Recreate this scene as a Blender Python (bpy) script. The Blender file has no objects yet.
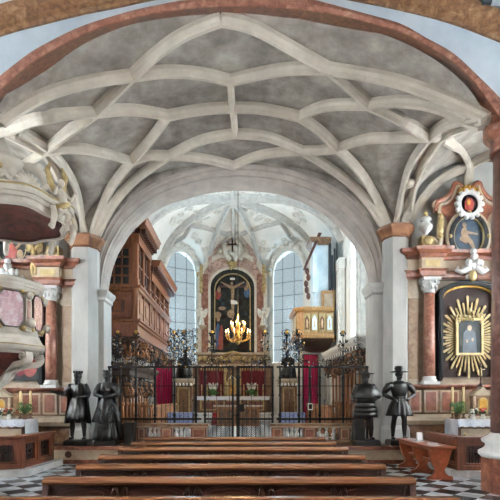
import bpy, math, random
from math import sin, cos, pi, sqrt
from mathutils import Vector, Matrix
random.seed(7)
SC = bpy.context.scene
COL = SC.collection
F, CX, HY, EYE = 480.0, 239.5, 398.0, 1.72

def P(px, py, Y):
    """point of the place seen at photo position (px, py) at distance Y"""
    return Vector(((px - CX) * Y / F, Y, EYE + (HY - py) * Y / F))
def PX(px, Y): return (px - CX) * Y / F
def PZ(py, Y): return EYE + (HY - py) * Y / F

# ------------------------------------------------------------------ materials
def lin(h):
    h = h.lstrip('#')
    v = [int(h[i:i + 2], 16) / 255 for i in (0, 2, 4)]
    return tuple((c / 12.92 if c <= .04045 else ((c + .055) / 1.055) ** 2.4) for c in v) + (1,)

MATS = {}
def base(name, rough=.6, metal=0.0, spec=.5):
    m = bpy.data.materials.new(name); m.use_nodes = True
    nt = m.node_tree; b = nt.nodes['Principled BSDF']
    b.inputs['Roughness'].default_value = rough; b.inputs['Metallic'].default_value = metal
    b.inputs['Specular IOR Level'].default_value = spec
    MATS[name] = m
    return m, nt, b
def noisy(name, cols, scale=3.0, rough=.6, metal=0.0, stretch=(1, 1, 1), detail=6, bump=0.0, spec=.5, distort=0.0, lo=.3, hi=.7, k=1.0):
    """noise driven ramp between the listed colours"""
    m, nt, b = base(name, rough, metal, spec)
    tc = nt.nodes.new('ShaderNodeTexCoord'); mp = nt.nodes.new('ShaderNodeMapping')
    mp.inputs['Scale'].default_value = stretch
    nz = nt.nodes.new('ShaderNodeTexNoise'); nz.inputs['Scale'].default_value = scale
    nz.inputs['Detail'].default_value = detail; nz.inputs['Roughness'].default_value = .65
    nz.inputs['Distortion'].default_value = distort
    rp = nt.nodes.new('ShaderNodeValToRGB')
    el = rp.color_ramp.elements
    n = len(cols)
    for i, c in enumerate(cols):
        p = lo + (hi - lo) * i / max(1, n - 1)
        e = el[i] if i < 2 else el.new(p)
        e.position = p; e.color = [v * k ** 2.2 for v in lin(c)[:3]] + [1]
    if n == 1: el[1].color = lin(cols[0])
    nt.links.new(tc.outputs['Object'], mp.inputs['Vector']); nt.links.new(mp.outputs['Vector'], nz.inputs['Vector'])
    nt.links.new(nz.outputs['Fac'], rp.inputs['Fac']); nt.links.new(rp.outputs['Color'], b.inputs['Base Color'])
    if bump:
        bp = nt.nodes.new('ShaderNodeBump'); bp.inputs['Strength'].default_value = bump; bp.inputs['Distance'].default_value = .02
        nt.links.new(nz.outputs['Fac'], bp.inputs['Height']); nt.links.new(bp.outputs['Normal'], b.inputs['Normal'])
    return m
def emit(name, col, s):
    m, nt, b = base(name)
    b.inputs['Base Color'].default_value = lin(col)
    b.inputs['Emission Color'].default_value = lin(col); b.inputs['Emission Strength'].default_value = s
    return m
def tiles(name, c1, c2, size, rot=45, rough=.25, c3=None):
    m, nt, b = base(name, rough)
    tc = nt.nodes.new('ShaderNodeTexCoord'); mp = nt.nodes.new('ShaderNodeMapping')
    mp.inputs['Rotation'].default_value = (0, 0, math.radians(rot)); mp.inputs['Location'].default_value = (.13, .07, .5)
    ck = nt.nodes.new('ShaderNodeTexChecker'); ck.inputs['Scale'].default_value = 1 / size
    ck.inputs['Color1'].default_value = lin(c1); ck.inputs['Color2'].default_value = lin(c2)
    nz = nt.nodes.new('ShaderNodeTexNoise'); nz.inputs['Scale'].default_value = 4; nz.inputs['Detail'].default_value = 5
    mx = nt.nodes.new('ShaderNodeMix'); mx.data_type = 'RGBA'; mx.blend_type = 'MULTIPLY'; mx.inputs[0].default_value = .55
    rp = nt.nodes.new('ShaderNodeValToRGB'); rp.color_ramp.elements[0].position = .35; rp.color_ramp.elements[1].position = .62
    rp.color_ramp.elements[0].color = lin(c3 or '8f8a88'); rp.color_ramp.elements[1].color = (1, 1, 1, 1)
    nt.links.new(tc.outputs['Object'], mp.inputs['Vector']); nt.links.new(mp.outputs['Vector'], ck.inputs['Vector'])
    nt.links.new(tc.outputs['Object'], nz.inputs['Vector']); nt.links.new(nz.outputs['Fac'], rp.inputs['Fac'])
    nt.links.new(ck.outputs['Color'], mx.inputs['A']); nt.links.new(rp.outputs['Color'], mx.inputs['B'])
    nt.links.new(mx.outputs['Result'], b.inputs['Base Color'])
    return m

noisy('vault_plaster', ['6f6760', '877f77', '9f978e', 'b5ada3'], 1.5, .9, bump=.2, lo=.3, hi=.7)
noisy('rib_stone', ['b9afa2', 'c6bcae', 'd4cabc'], 2.5, .85)
noisy('arch_stone', ['9a9089', 'a99f97', 'b6aca3'], 2.0, .85)
noisy('wall_plaster', ['a6a7a6', 'b3b3b0', 'c0bfbb'], 1.2, .9)
noisy('front_plaster', ['a5b2bf', 'b2bec9', 'bfc9d2'], 1.2, .9)
noisy('pier_stone', ['a9a7a3', 'b9b7b2', 'c4c2bd'], 2.2, .8, stretch=(1, 1, .4))
noisy('choir_white', ['d9d9d6', 'e4e3df', 'ecebe7'], 1.5, .85)
noisy('stucco', ['c9c6c0', 'd8d5cf', 'e6e3dc'], 5, .8)
noisy('choir_rib', ['a7a49f', 'b6b3ae', 'c6c3bd'], 5, .8)
noisy('red_marble', ['5a2a20', '83462f', 'a0644a', 'b98a6c'], 7, .3, distort=.6, lo=.3, hi=.72, k=0.78)
noisy('dark_marble', ['3a1c17', '5e3122', '7c4a34', 'a17a5f'], 9, .35, distort=.6, lo=.3, hi=.75)
noisy('column_marble', ['452a25', '6a443b', '8c6358', 'ab8a7c'], 5, .28, distort=.8, lo=.3, hi=.72, k=0.78)
noisy('pilaster_marble', ['8d6749', 'a8825f', 'bf9d78', 'd0b593'], 4, .4, distort=.8, lo=.3, hi=.72, k=0.8)
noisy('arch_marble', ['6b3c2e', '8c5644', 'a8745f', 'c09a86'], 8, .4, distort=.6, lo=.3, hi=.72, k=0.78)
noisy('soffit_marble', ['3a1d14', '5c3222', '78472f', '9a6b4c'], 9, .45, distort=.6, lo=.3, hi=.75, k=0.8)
noisy('pink_marble', ['7a4336', '9c6350', 'b98570', 'cfab95'], 6, .3, distort=.6, lo=.3, hi=.72, k=0.8)
noisy('capital_red', ['7a4a33', '96633f', 'a97a55'], 6, .5, k=0.82)
noisy('brown_marble', ['5d3a26', '7d5638', '9a7350', 'b59877'], 7, .35, distort=.8, lo=.3, hi=.72, k=0.78)
noisy('cream_marble', ['b79f84', 'cdb89d', 'dccbb3'], 4, .4, k=0.84)
noisy('white_marble', ['c9c9c9', 'd8d7d5', 'e6e4e0'], 3, .35, distort=.5)
noisy('grey_marble', ['a3a1a0', 'bcb9b6', 'cfccc8'], 3, .35, distort=.8)
noisy('rose_marble', ['86685f', 'a08277', 'bba094', 'd2c0b3'], 5, .35, distort=1.0, lo=.3, hi=.72)
noisy('magenta_marble', ['8d3d4a', 'b76a73', 'd79aa0', 'e8c9c7'], 13, .3, distort=1.2, lo=.36, hi=.64, k=0.68)
noisy('pulpit_cream', ['c3b9aa', 'd3cabc', 'e2dacd'], 4, .45, k=0.93)
noisy('canopy_maroon', ['2a100c', '421a14', '5c2a20', '75392b'], 6, .5, distort=1.0, lo=.3, hi=.72)
noisy('gold', ['8a6426', 'b88a3c', 'd9b263'], 6, .35, .75)
noisy('ray_gold', ['a0844f', 'bfa36d', 'd8c08f'], 6, .45, .15, k=0.85)
noisy('pale_gold', ['a98f5e', 'c9b07a', 'e0cd9c'], 6, .4, .35, k=0.85)
noisy('bronze', ['161514', '23211f', '34312e'], 5, .36, .5, spec=.5, k=0.88)
noisy('iron', ['101010', '181716', '221f1d'], 8, .5, .5)
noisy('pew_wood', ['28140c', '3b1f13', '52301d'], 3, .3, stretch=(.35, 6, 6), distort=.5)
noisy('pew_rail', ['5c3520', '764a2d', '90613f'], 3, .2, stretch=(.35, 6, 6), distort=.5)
noisy('dark_wood', ['2c140d', '42211a', '5b3122'], 3, .4, stretch=(5, 5, .5))
noisy('enclosure_wood', ['592c19', '773f25', '915235'], 3, .35, stretch=(4, 4, .6), k=0.75)
noisy('loft_wood', ['64341f', '85502f', 'a26a44'], 3, .4, stretch=(4, 4, .5), k=0.88)
noisy('loft_panel', ['56291a', '74402a', '8f573a'], 4, .45, stretch=(4, 4, .8), k=0.88)
noisy('bench_wood', ['7b3a1c', '95492a', 'ab5c37'], 3, .3, stretch=(4, .6, 4), k=0.85)
noisy('stall_wood', ['744628', '9c663d', 'bd8756'], 4, .5, stretch=(4, 4, .5))
noisy('carved_dark', ['231811', '3a281c', '5a3f2b'], 9, .6)
noisy('organ_gold', ['785733', '9a7346', 'b58c5c'], 5, .45, stretch=(4, 4, .8))
noisy('organ_blue', ['a9bcc8', 'bfd0da', 'd2dfe6'], 2, .6)
noisy('black_frame', ['05070b', '090d15', '101727'], 4, .5, spec=.2, k=0.6)
noisy('panel_dark', ['150b09', '20110d', '2e1a13'], 5, .7, spec=.2)
noisy('canvas_dark', ['0d1013', '181c1e', '292924', '3d382d'], 2.2, .6, distort=1.2, spec=.2)
noisy('canvas_blue', ['10151d', '1c2733', '2d3945', '433e39'], 3, .6, distort=1.2, spec=.2)
noisy('dim_skin_paint', ['6b5440', '8a7056', 'a68c6c'], 8, .5)
noisy('dim_red_paint', ['5e1a14', '7d2a1f', '98402c'], 8, .5)
noisy('skin_paint', ['a98a6c', 'c6a684', 'd9bf9e'], 8, .5)
noisy('red_paint', ['8f1d16', 'b3301f', 'c84a30'], 8, .5)
noisy('blue_paint', ['243a5c', '35527a', '4a6a92'], 8, .5)
noisy('white_paint', ['b5b2aa', 'cfcbc2', 'dedad0'], 8, .5)
noisy('red_cloth', ['a31041', 'c61b55', 'dd2f6c'], 3, .8, stretch=(9, 9, .5))
noisy('dark_red_cloth', ['3a0912', '5c101d', '7c1a2a'], 3, .8, stretch=(9, 9, .6))
noisy('carpet_red', ['7a1a1c', '962428', 'ab3234'], 6, .9)
noisy('white_cloth', ['c8ccd6', 'd6d9e0', 'e4e6ea'], 5, .8)
noisy('blue_cloth', ['4a5aa0', '7f8cc0', 'b9c0dd', '5f6cb0'], 9, .8, stretch=(3, 3, 3))
noisy('lace', ['8f93ad', 'c9cdd9', 'dfe1e6', '9aa0b8'], 26, .8)
noisy('wax', ['d5bd8c', 'e3cf9f'], 4, .5)
noisy('leaf', ['1d3a16', '2f5a20', '47772d'], 14, .6)
noisy('leaf_dark', ['1a2b16', '26401d', '355426'], 14, .6)
noisy('petal_white', ['d2d2cc', 'e6e5df'], 9, .7)
noisy('petal_red', ['9a1f20', 'bb3a30'], 9, .7)
noisy('paper', ['d5d6d8', 'e3e3e2'], 5, .8)
noisy('pipe_dark', ['1d2126', '2c333b', '3c454e'], 4, .4)
emit('candle_flame', 'ffd48a', 9.0)
tiles('nave_tiles', 'c9ccd0', '3a4148', .40)
tiles('choir_tiles', 'dcdcd8', '5e656a', .42, rough=.5)
def glass(name, col, tr):
    m, nt, b = base(name, .15)
    b.inputs['Base Color'].default_value = lin(col)
    t = nt.nodes.new('ShaderNodeBsdfTransparent'); t.inputs['Color'].default_value = lin('dfeaf0')
    mx = nt.nodes.new('ShaderNodeMixShader'); mx.inputs[0].default_value = 1 - tr
    nt.links.new(t.outputs[0], mx.inputs[1]); nt.links.new(b.outputs[0], mx.inputs[2])
    nt.links.new(mx.outputs[0], nt.nodes['Material Output'].inputs['Surface'])
glass('window_glass', 'cfe0ea', .86)
m_, nt_, b_ = base('frosted_glass', .6)
tl_ = nt_.nodes.new('ShaderNodeBsdfTranslucent'); tl_.inputs['Color'].default_value = lin('e9eef0')
nt_.links.new(tl_.outputs[0], nt_.nodes['Material Output'].inputs['Surface'])
noisy('dark_glass', ['20262c', '33393c', '4b4a44'], 3, .15)

# ------------------------------------------------------------------ mesh builder
class MB:
    def __init__(s, mat=None):
        s.v = []; s.f = []; s.mi = []; s.sm = []; s.mats = []; s.cur = 0
        if mat: s.mat(mat)
    def mat(s, n):
        if n not in s.mats: s.mats.append(n)
        s.cur = s.mats.index(n); return s
    def add(s, vs, fs, smooth=False):
        b = len(s.v); s.v += [tuple(p) for p in vs]
        for f in fs:
            s.f.append(tuple(i + b for i in f)); s.mi.append(s.cur); s.sm.append(smooth)
        return s
    def box(s, x0, x1, y0, y1, z0, z1):
        vs = [(x, y, z) for x in (x0, x1) for y in (y0, y1) for z in (z0, z1)]
        return s.add(vs, [(0, 1, 3, 2), (4, 6, 7, 5), (0, 4, 5, 1), (2, 3, 7, 6), (0, 2, 6, 4), (1, 5, 7, 3)])
    def bx(s, c, d, rz=0.0, rx=0.0):
        M = Matrix.Translation(c) @ Matrix.Rotation(rz, 4, 'Z') @ Matrix.Rotation(rx, 4, 'X')
        vs = [M @ Vector((x * d[0] / 2, y * d[1] / 2, z * d[2] / 2)) for x in (-1, 1) for y in (-1, 1) for z in (-1, 1)]
        return s.add(vs, [(0, 1, 3, 2), (4, 6, 7, 5), (0, 4, 5, 1), (2, 3, 7, 6), (0, 2, 6, 4), (1, 5, 7, 3)])
    def rings(s, rs, cap=True, smooth=True, closed=False):
        n = len(rs[0]); vs = [p for r in rs for p in r]; fs = []
        m = len(rs)
        for i in range(m if closed else m - 1):
            a, b = i * n, ((i + 1) % m) * n
            for j in range(n):
                k = (j + 1) % n
                fs.append((a + j, a + k, b + k, b + j))
        if cap and not closed:
            fs.append(tuple(range(n))[::-1]); fs.append(tuple(range((m - 1) * n, m * n)))
        return s.add(vs, fs, smooth)
    def strip(s, rows, smooth=False):
        n = len(rows[0]); vs = [p for r in rows for p in r]; fs = []
        for i in range(len(rows) - 1):
            for j in range(n - 1):
                a = i * n + j
                fs.append((a, a + 1, a + n + 1, a + n))
        return s.add(vs, fs, smooth)
    def lathe(s, prof, c=(0, 0, 0), n=16, sx=1, sy=1, smooth=True, rot=0.0, f=None, cap=True):
        rs = []
        for r, z in prof:
            ring = []
            for j in range(n):
                a = 2 * pi * j / n + rot
                q = r * (f(a, z) if f else 1)
                ring.append((c[0] + q * cos(a) * sx, c[1] + q * sin(a) * sy, c[2] + z))
            rs.append(ring)
        return s.rings(rs, cap, smooth)
    def ball(s, c, r, n=10):
        if not hasattr(r, '__len__'): r = (r, r, r)
        m = max(4, n // 2 + 1); rs = []
        for i in range(m + 1):
            t = pi * (.02 + .96 * i / m)
            rs.append([(c[0] + r[0] * sin(t) * cos(2 * pi * j / n), c[1] + r[1] * sin(t) * sin(2 * pi * j / n), c[2] - r[2] * cos(t)) for j in range(n)])
        return s.rings(rs)
    def tube(s, pts, r, n=8, smooth=True, flat=1.0):
        pts = [Vector(p) for p in pts]; m = len(pts)
        rr = r if hasattr(r, '__len__') else [r] * m
        t0 = (pts[1] - pts[0]).normalized()
        up = Vector((0, 0, 1)) if abs(t0.z) < .9 else Vector((0, 1, 0))
        nv = t0.cross(up).normalized(); rs = []
        for i in range(m):
            t = (pts[min(i + 1, m - 1)] - pts[max(i - 1, 0)])
            if t.length < 1e-9: t = t0
            t.normalize()
            nv = (nv - t * nv.dot(t))
            nv = nv.normalized() if nv.length > 1e-6 else t.orthogonal().normalized()
            bv = t.cross(nv)
            rs.append([pts[i] + (nv * cos(2 * pi * j / n) + bv * sin(2 * pi * j / n) * flat) * rr[i] for j in range(n)])
        return s.rings(rs, True, smooth)
    def prism(s, poly, a0, a1, fn=None):
        """poly in (u, w); extruded from a0 to a1; fn(u, w, a) -> point; default u=x, w=z, a=y"""
        fn = fn or (lambda u, w, a: (u, a, w))
        n = len(poly)
        vs = [fn(u, w, a0) for u, w in poly] + [fn(u, w, a1) for u, w in poly]
        fs = [tuple(range(n)), tuple(range(2 * n - 1, n - 1, -1))]
        for i in range(n):
            k = (i + 1) % n
            fs.append((i, i + n, k + n, k))
        return s.add(vs, fs)
    def band(s, inner, outer, a0, a1, fn=None):
        """ribbon between two outlines (u, w) of equal length, extruded from a0 to a1"""
        fn = fn or (lambda u, w, a: (u, a, w))
        rs = [[fn(*inner[i], a0), fn(*outer[i], a0), fn(*outer[i], a1), fn(*inner[i], a1)] for i in range(len(inner))]
        return s.rings(rs, True, False)
    def mould(s, path, prof, closed=False, smooth=False):
        """sweep profile (out, z) along plan path (x, y); out is to the path's right-hand side"""
        n = len(path); rs = []
        for i in range(n):
            p = Vector(path[i])
            d0 = (Vector(path[i]) - Vector(path[i - 1])) if (i > 0 or closed) else None
            d1 = (Vector(path[(i + 1) % n]) - p) if (i < n - 1 or closed) else None
            if d0 is None: d0 = d1
            if d1 is None: d1 = d0
            d0 = d0.normalized(); d1 = d1.normalized()
            n0 = Vector((d0.y, -d0.x)); n1 = Vector((d1.y, -d1.x))
            mN = (n0 + n1)
            mN = mN / max(.35, 1 + n0.dot(n1))
            rs.append([(p.x + mN.x * o, p.y + mN.y * o, z) for o, z in prof])
        return s.rings(rs, True, smooth, closed)
    def spiral(s, c, r0, turns, th0, rad=.012, plane='xz', dirn=1, n=6, steps=16):
        pts = []
        for i in range(steps + 1):
            t = i / steps
            r = r0 * (1 - .85 * t); a = th0 + dirn * 2 * pi * turns * t
            if plane == 'xz': pts.append((c[0] + r * cos(a), c[1], c[2] + r * sin(a)))
            else: pts.append((c[0], c[1] + r * cos(a), c[2] + r * sin(a)))
        return s.tube(pts, rad, n)
    def xform(s, M, i0=0):
        for i in range(i0, len(s.v)): s.v[i] = tuple(M @ Vector(s.v[i]))
        return s
    def build(s, name, parent=None, smooth=None, bevel=0.0, loc=None):
        me = bpy.data.meshes.new(name); me.from_pydata(s.v, [], s.f)
        for m in s.mats: me.materials.append(MATS[m])
        me.polygons.foreach_set('material_index', s.mi)
        me.polygons.foreach_set('use_smooth', s.sm if smooth is None else [smooth] * len(s.f))
        me.update()
        o = bpy.data.objects.new(name, me); COL.objects.link(o)
        if parent: o.parent = parent
        if loc: o.location = loc
        if bevel:
            b = o.modifiers.new('Bevel', 'BEVEL'); b.width = bevel; b.segments = 2; b.limit_method = 'ANGLE'
        return o

def tag(o, label, cat, group=None):
    o['label'] = label; o['category'] = cat
    if group: o['group'] = group
    return o
def thing(name, label, cat, loc=(0, 0, 0), group=None, rz=0.0):
    o = bpy.data.objects.new(name, None); COL.objects.link(o)
    o.location = loc; o.rotation_euler = (0, 0, rz); o.empty_display_size = .1
    return tag(o, label, cat, group)
def struct(o):
    o['kind'] = 'structure'; return o
def sempty(name, loc=(0, 0, 0)):
    o = bpy.data.objects.new(name, None); COL.objects.link(o); o.location = loc; o['kind'] = 'structure'; return o
def kids(o): return [c for c in COL.objects if c.parent == o]
def dup(root, loc, label=None, rz=None, group=None, cat=None):
    def cp(o, par):
        c = o.copy(); COL.objects.link(c)
        if par: c.parent = par
        for k in kids(o): cp(k, c)
        return c
    r = cp(root, None); r.location = loc
    if label: r['label'] = label
    if rz is not None: r.rotation_euler = (0, 0, rz)
    if group: r['group'] = group
    return r
def remesh(mb, voxel, name, parent, it=3):
    """one continuous skin over the overlapping volumes of a figure"""
    o = mb.build(name, parent)
    m = o.modifiers.new('Skin', 'REMESH'); m.mode = 'VOXEL'; m.voxel_size = voxel; m.use_smooth_shade = True
    q = o.modifiers.new('Smooth', 'SMOOTH'); q.factor = .5; q.iterations = it
    dg = bpy.context.evaluated_depsgraph_get()
    me = bpy.data.meshes.new_from_object(o.evaluated_get(dg))
    o.modifiers.clear(); old = o.data; o.data = me; bpy.data.meshes.remove(old)
    me.polygons.foreach_set('use_smooth', [True] * len(me.polygons))
    return o
def smoothpts(pts, k=4):
    """Catmull-Rom through 2-D or 3-D points"""
    V = [Vector(p) for p in pts]; out = []
    for i in range(len(V) - 1):
        p0, p1, p2, p3 = V[max(i - 1, 0)], V[i], V[i + 1], V[min(i + 2, len(V) - 1)]
        for j in range(k):
            t = j / k
            out.append(.5 * ((2 * p1) + (p2 - p0) * t + (2 * p0 - 5 * p1 + 4 * p2 - p3) * t * t + (3 * p1 - p0 - 3 * p2 + p3) * t ** 3))
    out.append(V[-1]); return out
def resample(pts, n):
    V = [Vector(p) for p in pts]; L = [0]
    for a, b in zip(V, V[1:]): L.append(L[-1] + (b - a).length)
    out = []; j = 0
    for i in range(n):
        s = L[-1] * i / (n - 1)
        while j < len(L) - 2 and L[j + 1] < s: j += 1
        t = (s - L[j]) / max(1e-9, L[j + 1] - L[j]); out.append(V[j].lerp(V[j + 1], t))
    return out
def ellipse(cx, cz, rx, rz, n=32, a0=0.0, a1=2 * pi):
    return [(cx + rx * cos(a0 + (a1 - a0) * i / n), cz + rz * sin(a0 + (a1 - a0) * i / n)) for i in range(n + (0 if abs(a1 - a0 - 2 * pi) < 1e-6 else 1))]

# ------------------------------------------------------------------ camera
cam = bpy.data.cameras.new('Camera'); co = bpy.data.objects.new('Camera', cam); COL.objects.link(co)
cam.sensor_width = 36; cam.lens = 36 * F / 500; cam.shift_x = (250 - CX) / 500; cam.shift_y = (HY - 250) / 500
cam.clip_end = 200
co.location = (0, 0, EYE); co.rotation_euler = (pi / 2, 0, 0); SC.camera = co
SC.view_settings.view_transform = 'Standard'; SC.view_settings.look = 'None'; SC.view_settings.gamma = 1
SC.view_settings.use_curve_mapping = False
# ================================================================== THE ROOM
YA0, YA1 = 8.60, 8.98          # the red marble arch
YB = 13.8                      # the wall with the chancel arch
CF = 0.47                      # level of the choir floor
# ---- floors
struct(MB('nave_tiles').box(-9.3, 9.3, -4, 13.9, -.12, 0).build('floor'))
struct(MB('choir_tiles').box(-4.9, 4.9, 13.2, 27.0, 0.01, CF).build('floor_choir'))
# ---- platform carrying statues and communion rail
pf = MB('red_marble').box(-5.02, 5.02, 12.44, 13.2, .012, .12).mat('cream_marble').box(-5.0, 5.0, 12.48, 13.21, .12, .38)
pf.mat('red_marble').box(-5.04, 5.04, 12.40, 13.21, .38, CF)
for x in (-4.45, 4.42):
    pf.mat('dark_wood').add([(x + .09 * cos(a * pi / 6), 12.472, .25 + .09 * sin(a * pi / 6)) for a in range(12)], [tuple(range(12))])
struct(pf.build('trim_1'))
# ---- marble steps of the two side altars
for i, sgn in enumerate((-1, 1)):
    m = MB('grey_marble')
    m.prism([(sgn * 9.2, 10.05), (sgn * 5.5, 10.05), (sgn * 4.62, 10.5), (sgn * 4.55, 12.38), (sgn * 9.2, 12.38)], 0.0, .15, lambda u, w, a: (u, w, a))
    m.box(min(sgn * 5.1, sgn * 9.2), max(sgn * 5.1, sgn * 9.2), 12.3, 13.75, .0, .15)
    struct(m.build('trim_%d' % (2 + i)))
# ---- vault
def A(x, y):
    u = abs(x)
    r = 2.42 + (2.09 - 2.42) * (y - 8.9) / 4.9
    if u <= 4.6: return 6.4 + r * sqrt(max(0, 1 - (u / 4.6) ** 2))
    return 6.4 + 2.15 * sqrt(max(0, 1 - ((u - 6.85) / 2.25) ** 2))
def B(y): return 6.4 + 1.5 * sqrt(max(0, 1 - ((y - 11.35) / 2.5) ** 2))
def VZ(x, y): return max(A(x, y), B(y))
rows = []
NY, NX = 66, 184
for i in range(NY + 1):
    y = 8.8 + (13.86 - 8.8) * i / NY
    rows.append([(-9.2 + 18.4 * j / NX, y, VZ(-9.2 + 18.4 * j / NX, y)) for j in range(NX + 1)])
ceil = struct(MB('vault_plaster').strip(rows, True).build('ceiling'))
def hit(px, py, off=.1):
    dx, dz = (px - CX) / F, (HY - py) / F
    y = 8.75
    while y < 13.72:
        if EYE + dz * y > VZ(dx * y, y) - off: break
        y += .01
    return Vector((dx * y, y, EYE + dz * y))
def nrm(p):
    e = .06
    gx = (VZ(p.x + e, p.y) - VZ(p.x - e, p.y)) / (2 * e); gy = (VZ(p.x, min(13.8, p.y + e)) - VZ(p.x, p.y - e)) / (2 * e)
    gx = max(-3, min(3, gx)); gy = max(-3, min(3, gy))
    return Vector((gx, gy, -1)).normalized()
RPROF = [(-.10, .12), (-.105, -.01), (-.085, -.05), (-.06, -.09), (-.045, -.19), (.045, -.19), (.06, -.09), (.085, -.05), (.105, -.01), (.10, .12)]
def rib3(pts, w=1.0, name='vault_rib', mat='rib_stone', par=None, normals=None):
    pts = resample(pts, max(10, int(sum((b - a).length for a, b in zip(pts, pts[1:])) / .12)))
    for _ in range(3):
        pts = [pts[0]] + [(pts[i - 1] + pts[i] * 2 + pts[i + 1]) / 4 for i in range(1, len(pts) - 1)] + [pts[-1]]
    rs = []
    N = [(normals or nrm)(p) for p in pts]
    for _ in range(4):
        N = [N[0]] + [(N[i - 1] + N[i] + N[i + 1]).normalized() for i in range(1, len(N) - 1)] + [N[-1]]
    for i, p in enumerate(pts):
        t = (pts[min(i + 1, len(pts) - 1)] - pts[max(i - 1, 0)]).normalized()
        s = t.cross(N[i]).normalized(); n = s.cross(t).normalized()
        if n.dot(N[i]) < 0: n = -n
        rs.append([p + s * (u * w) - n * (d * w) for u, d in RPROF])
    return MB(mat).rings(rs, True, False).build(name, par or ceil)
RIBS = [
    [(-2, 123), (20, 107), (50, 92), (90, 81), (132, 75)], [(132, 75), (165, 71), (200, 73), (230, 80)],
    [(230, 80), (255, 74), (290, 68), (328, 68)], [(328, 68), (365, 74), (402, 82), (450, 100), (487, 118)],
    [(-2, 134), (30, 120), (60, 114), (95, 112)], [(95, 112), (130, 109), (168, 115)], [(168, 115), (200, 109), (232, 107)],
    [(232, 107), (262, 108), (300, 116)], [(300, 116), (326, 105), (369, 104)], [(369, 104), (402, 101), (440, 107), (485, 127)],
    [(221, 19), (185, 33), (155, 54), (132, 75)], [(132, 75), (112, 95), (95, 112)], [(95, 112), (70, 130), (46, 150)],
    [(46, 150), (26, 163), (4, 180)],
    [(221, 19), (250, 25), (280, 41), (328, 68)], [(328, 68), (350, 86), (369, 104)], [(369, 104), (400, 118), (428, 136)],
    [(230, 80), (231, 93), (232, 107)], [(232, 107), (234, 120), (235, 133)],
    [(235, 133), (202, 139), (169, 155)], [(235, 133), (268, 136), (302, 150)],
    [(168, 115), (152, 137), (131, 161)], [(131, 161), (112, 185), (100, 212), (92, 236)],
    [(300, 116), (320, 130), (338, 148)], [(338, 148), (360, 171), (376, 197), (388, 226)],
    [(169, 155), (136, 178), (112, 205), (95, 237)], [(302, 150), (334, 170), (362, 194), (385, 227)],
    [(46, 150), (85, 148), (131, 161)], [(131, 161), (148, 155), (169, 155)], [(169, 155), (204, 158), (234, 165)],
    [(234, 165), (262, 154), (302, 150)], [(302, 150), (320, 150), (338, 148)], [(338, 148), (370, 138), (428, 136)],
    [(9, 133), (25, 141), (44, 152)], [(44, 152), (58, 176), (68, 204), (76, 232)], [(20, 130), (36, 139), (48, 148)], [(48, 148), (64, 166), (77, 191), (84, 233)],
    [(428, 138), (410, 165), (402, 194), (396, 223)], [(441, 137), (424, 163), (414, 189), (404, 223)],
    [(428, 138), (444, 124), (464, 118), (484, 117)], [(441, 137), (453, 129), (473, 122), (488, 121)],
    [(444, 138), (461, 151), (469, 165)], [(469, 165), (468, 175), (466, 187)],
    [(408, 221), (430, 188), (452, 173), (469, 166)], [(469, 166), (480, 159), (494, 153)],
]
for r in RIBS:
    pts = [hit(*p) for p in smoothpts(r, 5)]
    rib3(pts, .76)
boss = MB('rib_stone')
for px, py in ((409, 184), (435, 137)):
    p = hit(px, py, .16)
    boss.bx(p, (.2, .2, .1), .3); 
    boss.lathe([(.02, -.09), (.13, -.07), (.15, 0), (.15, .08)], p, 10)
boss.build('ceiling_boss', ceil)

# ---- wall with the chancel arch
inner_px = [(104.5, 300), (104.5, 290), (108, 270), (114, 252), (121, 240), (128, 229), (140, 217), (152, 207), (165, 200), (180, 195), (209, 187.5), (240, 185), (276, 188), (300, 195.5), (308, 199), (322, 207), (336, 217.5), (353, 236), (364, 253), (370.5, 270), (372.5, 285), (372.5, 297)]
outer_px = [(94, 300), (95, 262), (100, 243), (108, 225), (118, 211), (130, 199), (142, 190), (156, 182), (172, 175), (190, 169), (212, 164.5), (237, 163), (266, 165), (290, 169), (306, 174), (324, 181), (344, 193), (362, 210), (374, 228), (380, 245), (383, 262), (383, 297)]
N = 56
inn = [(PX(p.x, YB + .35), PZ(p.y, YB + .35)) for p in resample(smoothpts([(x, y) for x, y in inner_px], 4), N)]
out = [(PX(p.x, YB), PZ(p.y, YB)) for p in resample(smoothpts([(x, y) for x, y in outer_px], 4), N)]
STEP = [(0, 0), (.06, -.05), (.12, -.05), (.15, .02), (.3, .05), (.36, .02), (.42, .07), (.62, .13), (.7, .10), (.76, .18), (.86, .22), (.9, .26), (1, .35)]
rows = []
for t, dy in STEP:
    rows.append([(o[0] + (i[0] - o[0]) * t, YB + dy, o[1] + (i[1] - o[1]) * t) for o, i in zip(out, inn)])
rows.append([(i[0], YB + .75, i[1]) for i in inn])
wc = struct(sempty('wall_chancel'))
MB('arch_stone').strip(rows, False).build('chancel_arch', wc)
top = [(x, z) for x, z in out]
def wallstrip(pts, ztop, y0):
    return [[(x, y0, z) for x, z in pts], [(x, y0, ztop) for x, z in pts]]
MB('vault_plaster').strip(wallstrip(out, 8.9, YB)).strip(wallstrip(inn, 10.0, YB + .75)).box(-4.95, out[0][0], YB, YB + .75, 4.2, 8.9).box(out[-1][0], 4.95, YB, YB + .75, 4.2, 8.9).build('wall_face', wc)
MB('pier_stone').box(-4.95, out[0][0], YB, YB + .75, 0, 4.62).box(out[-1][0], 4.95, YB, YB + .75, 0, 4.62).build('wall_base', wc)
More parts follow.
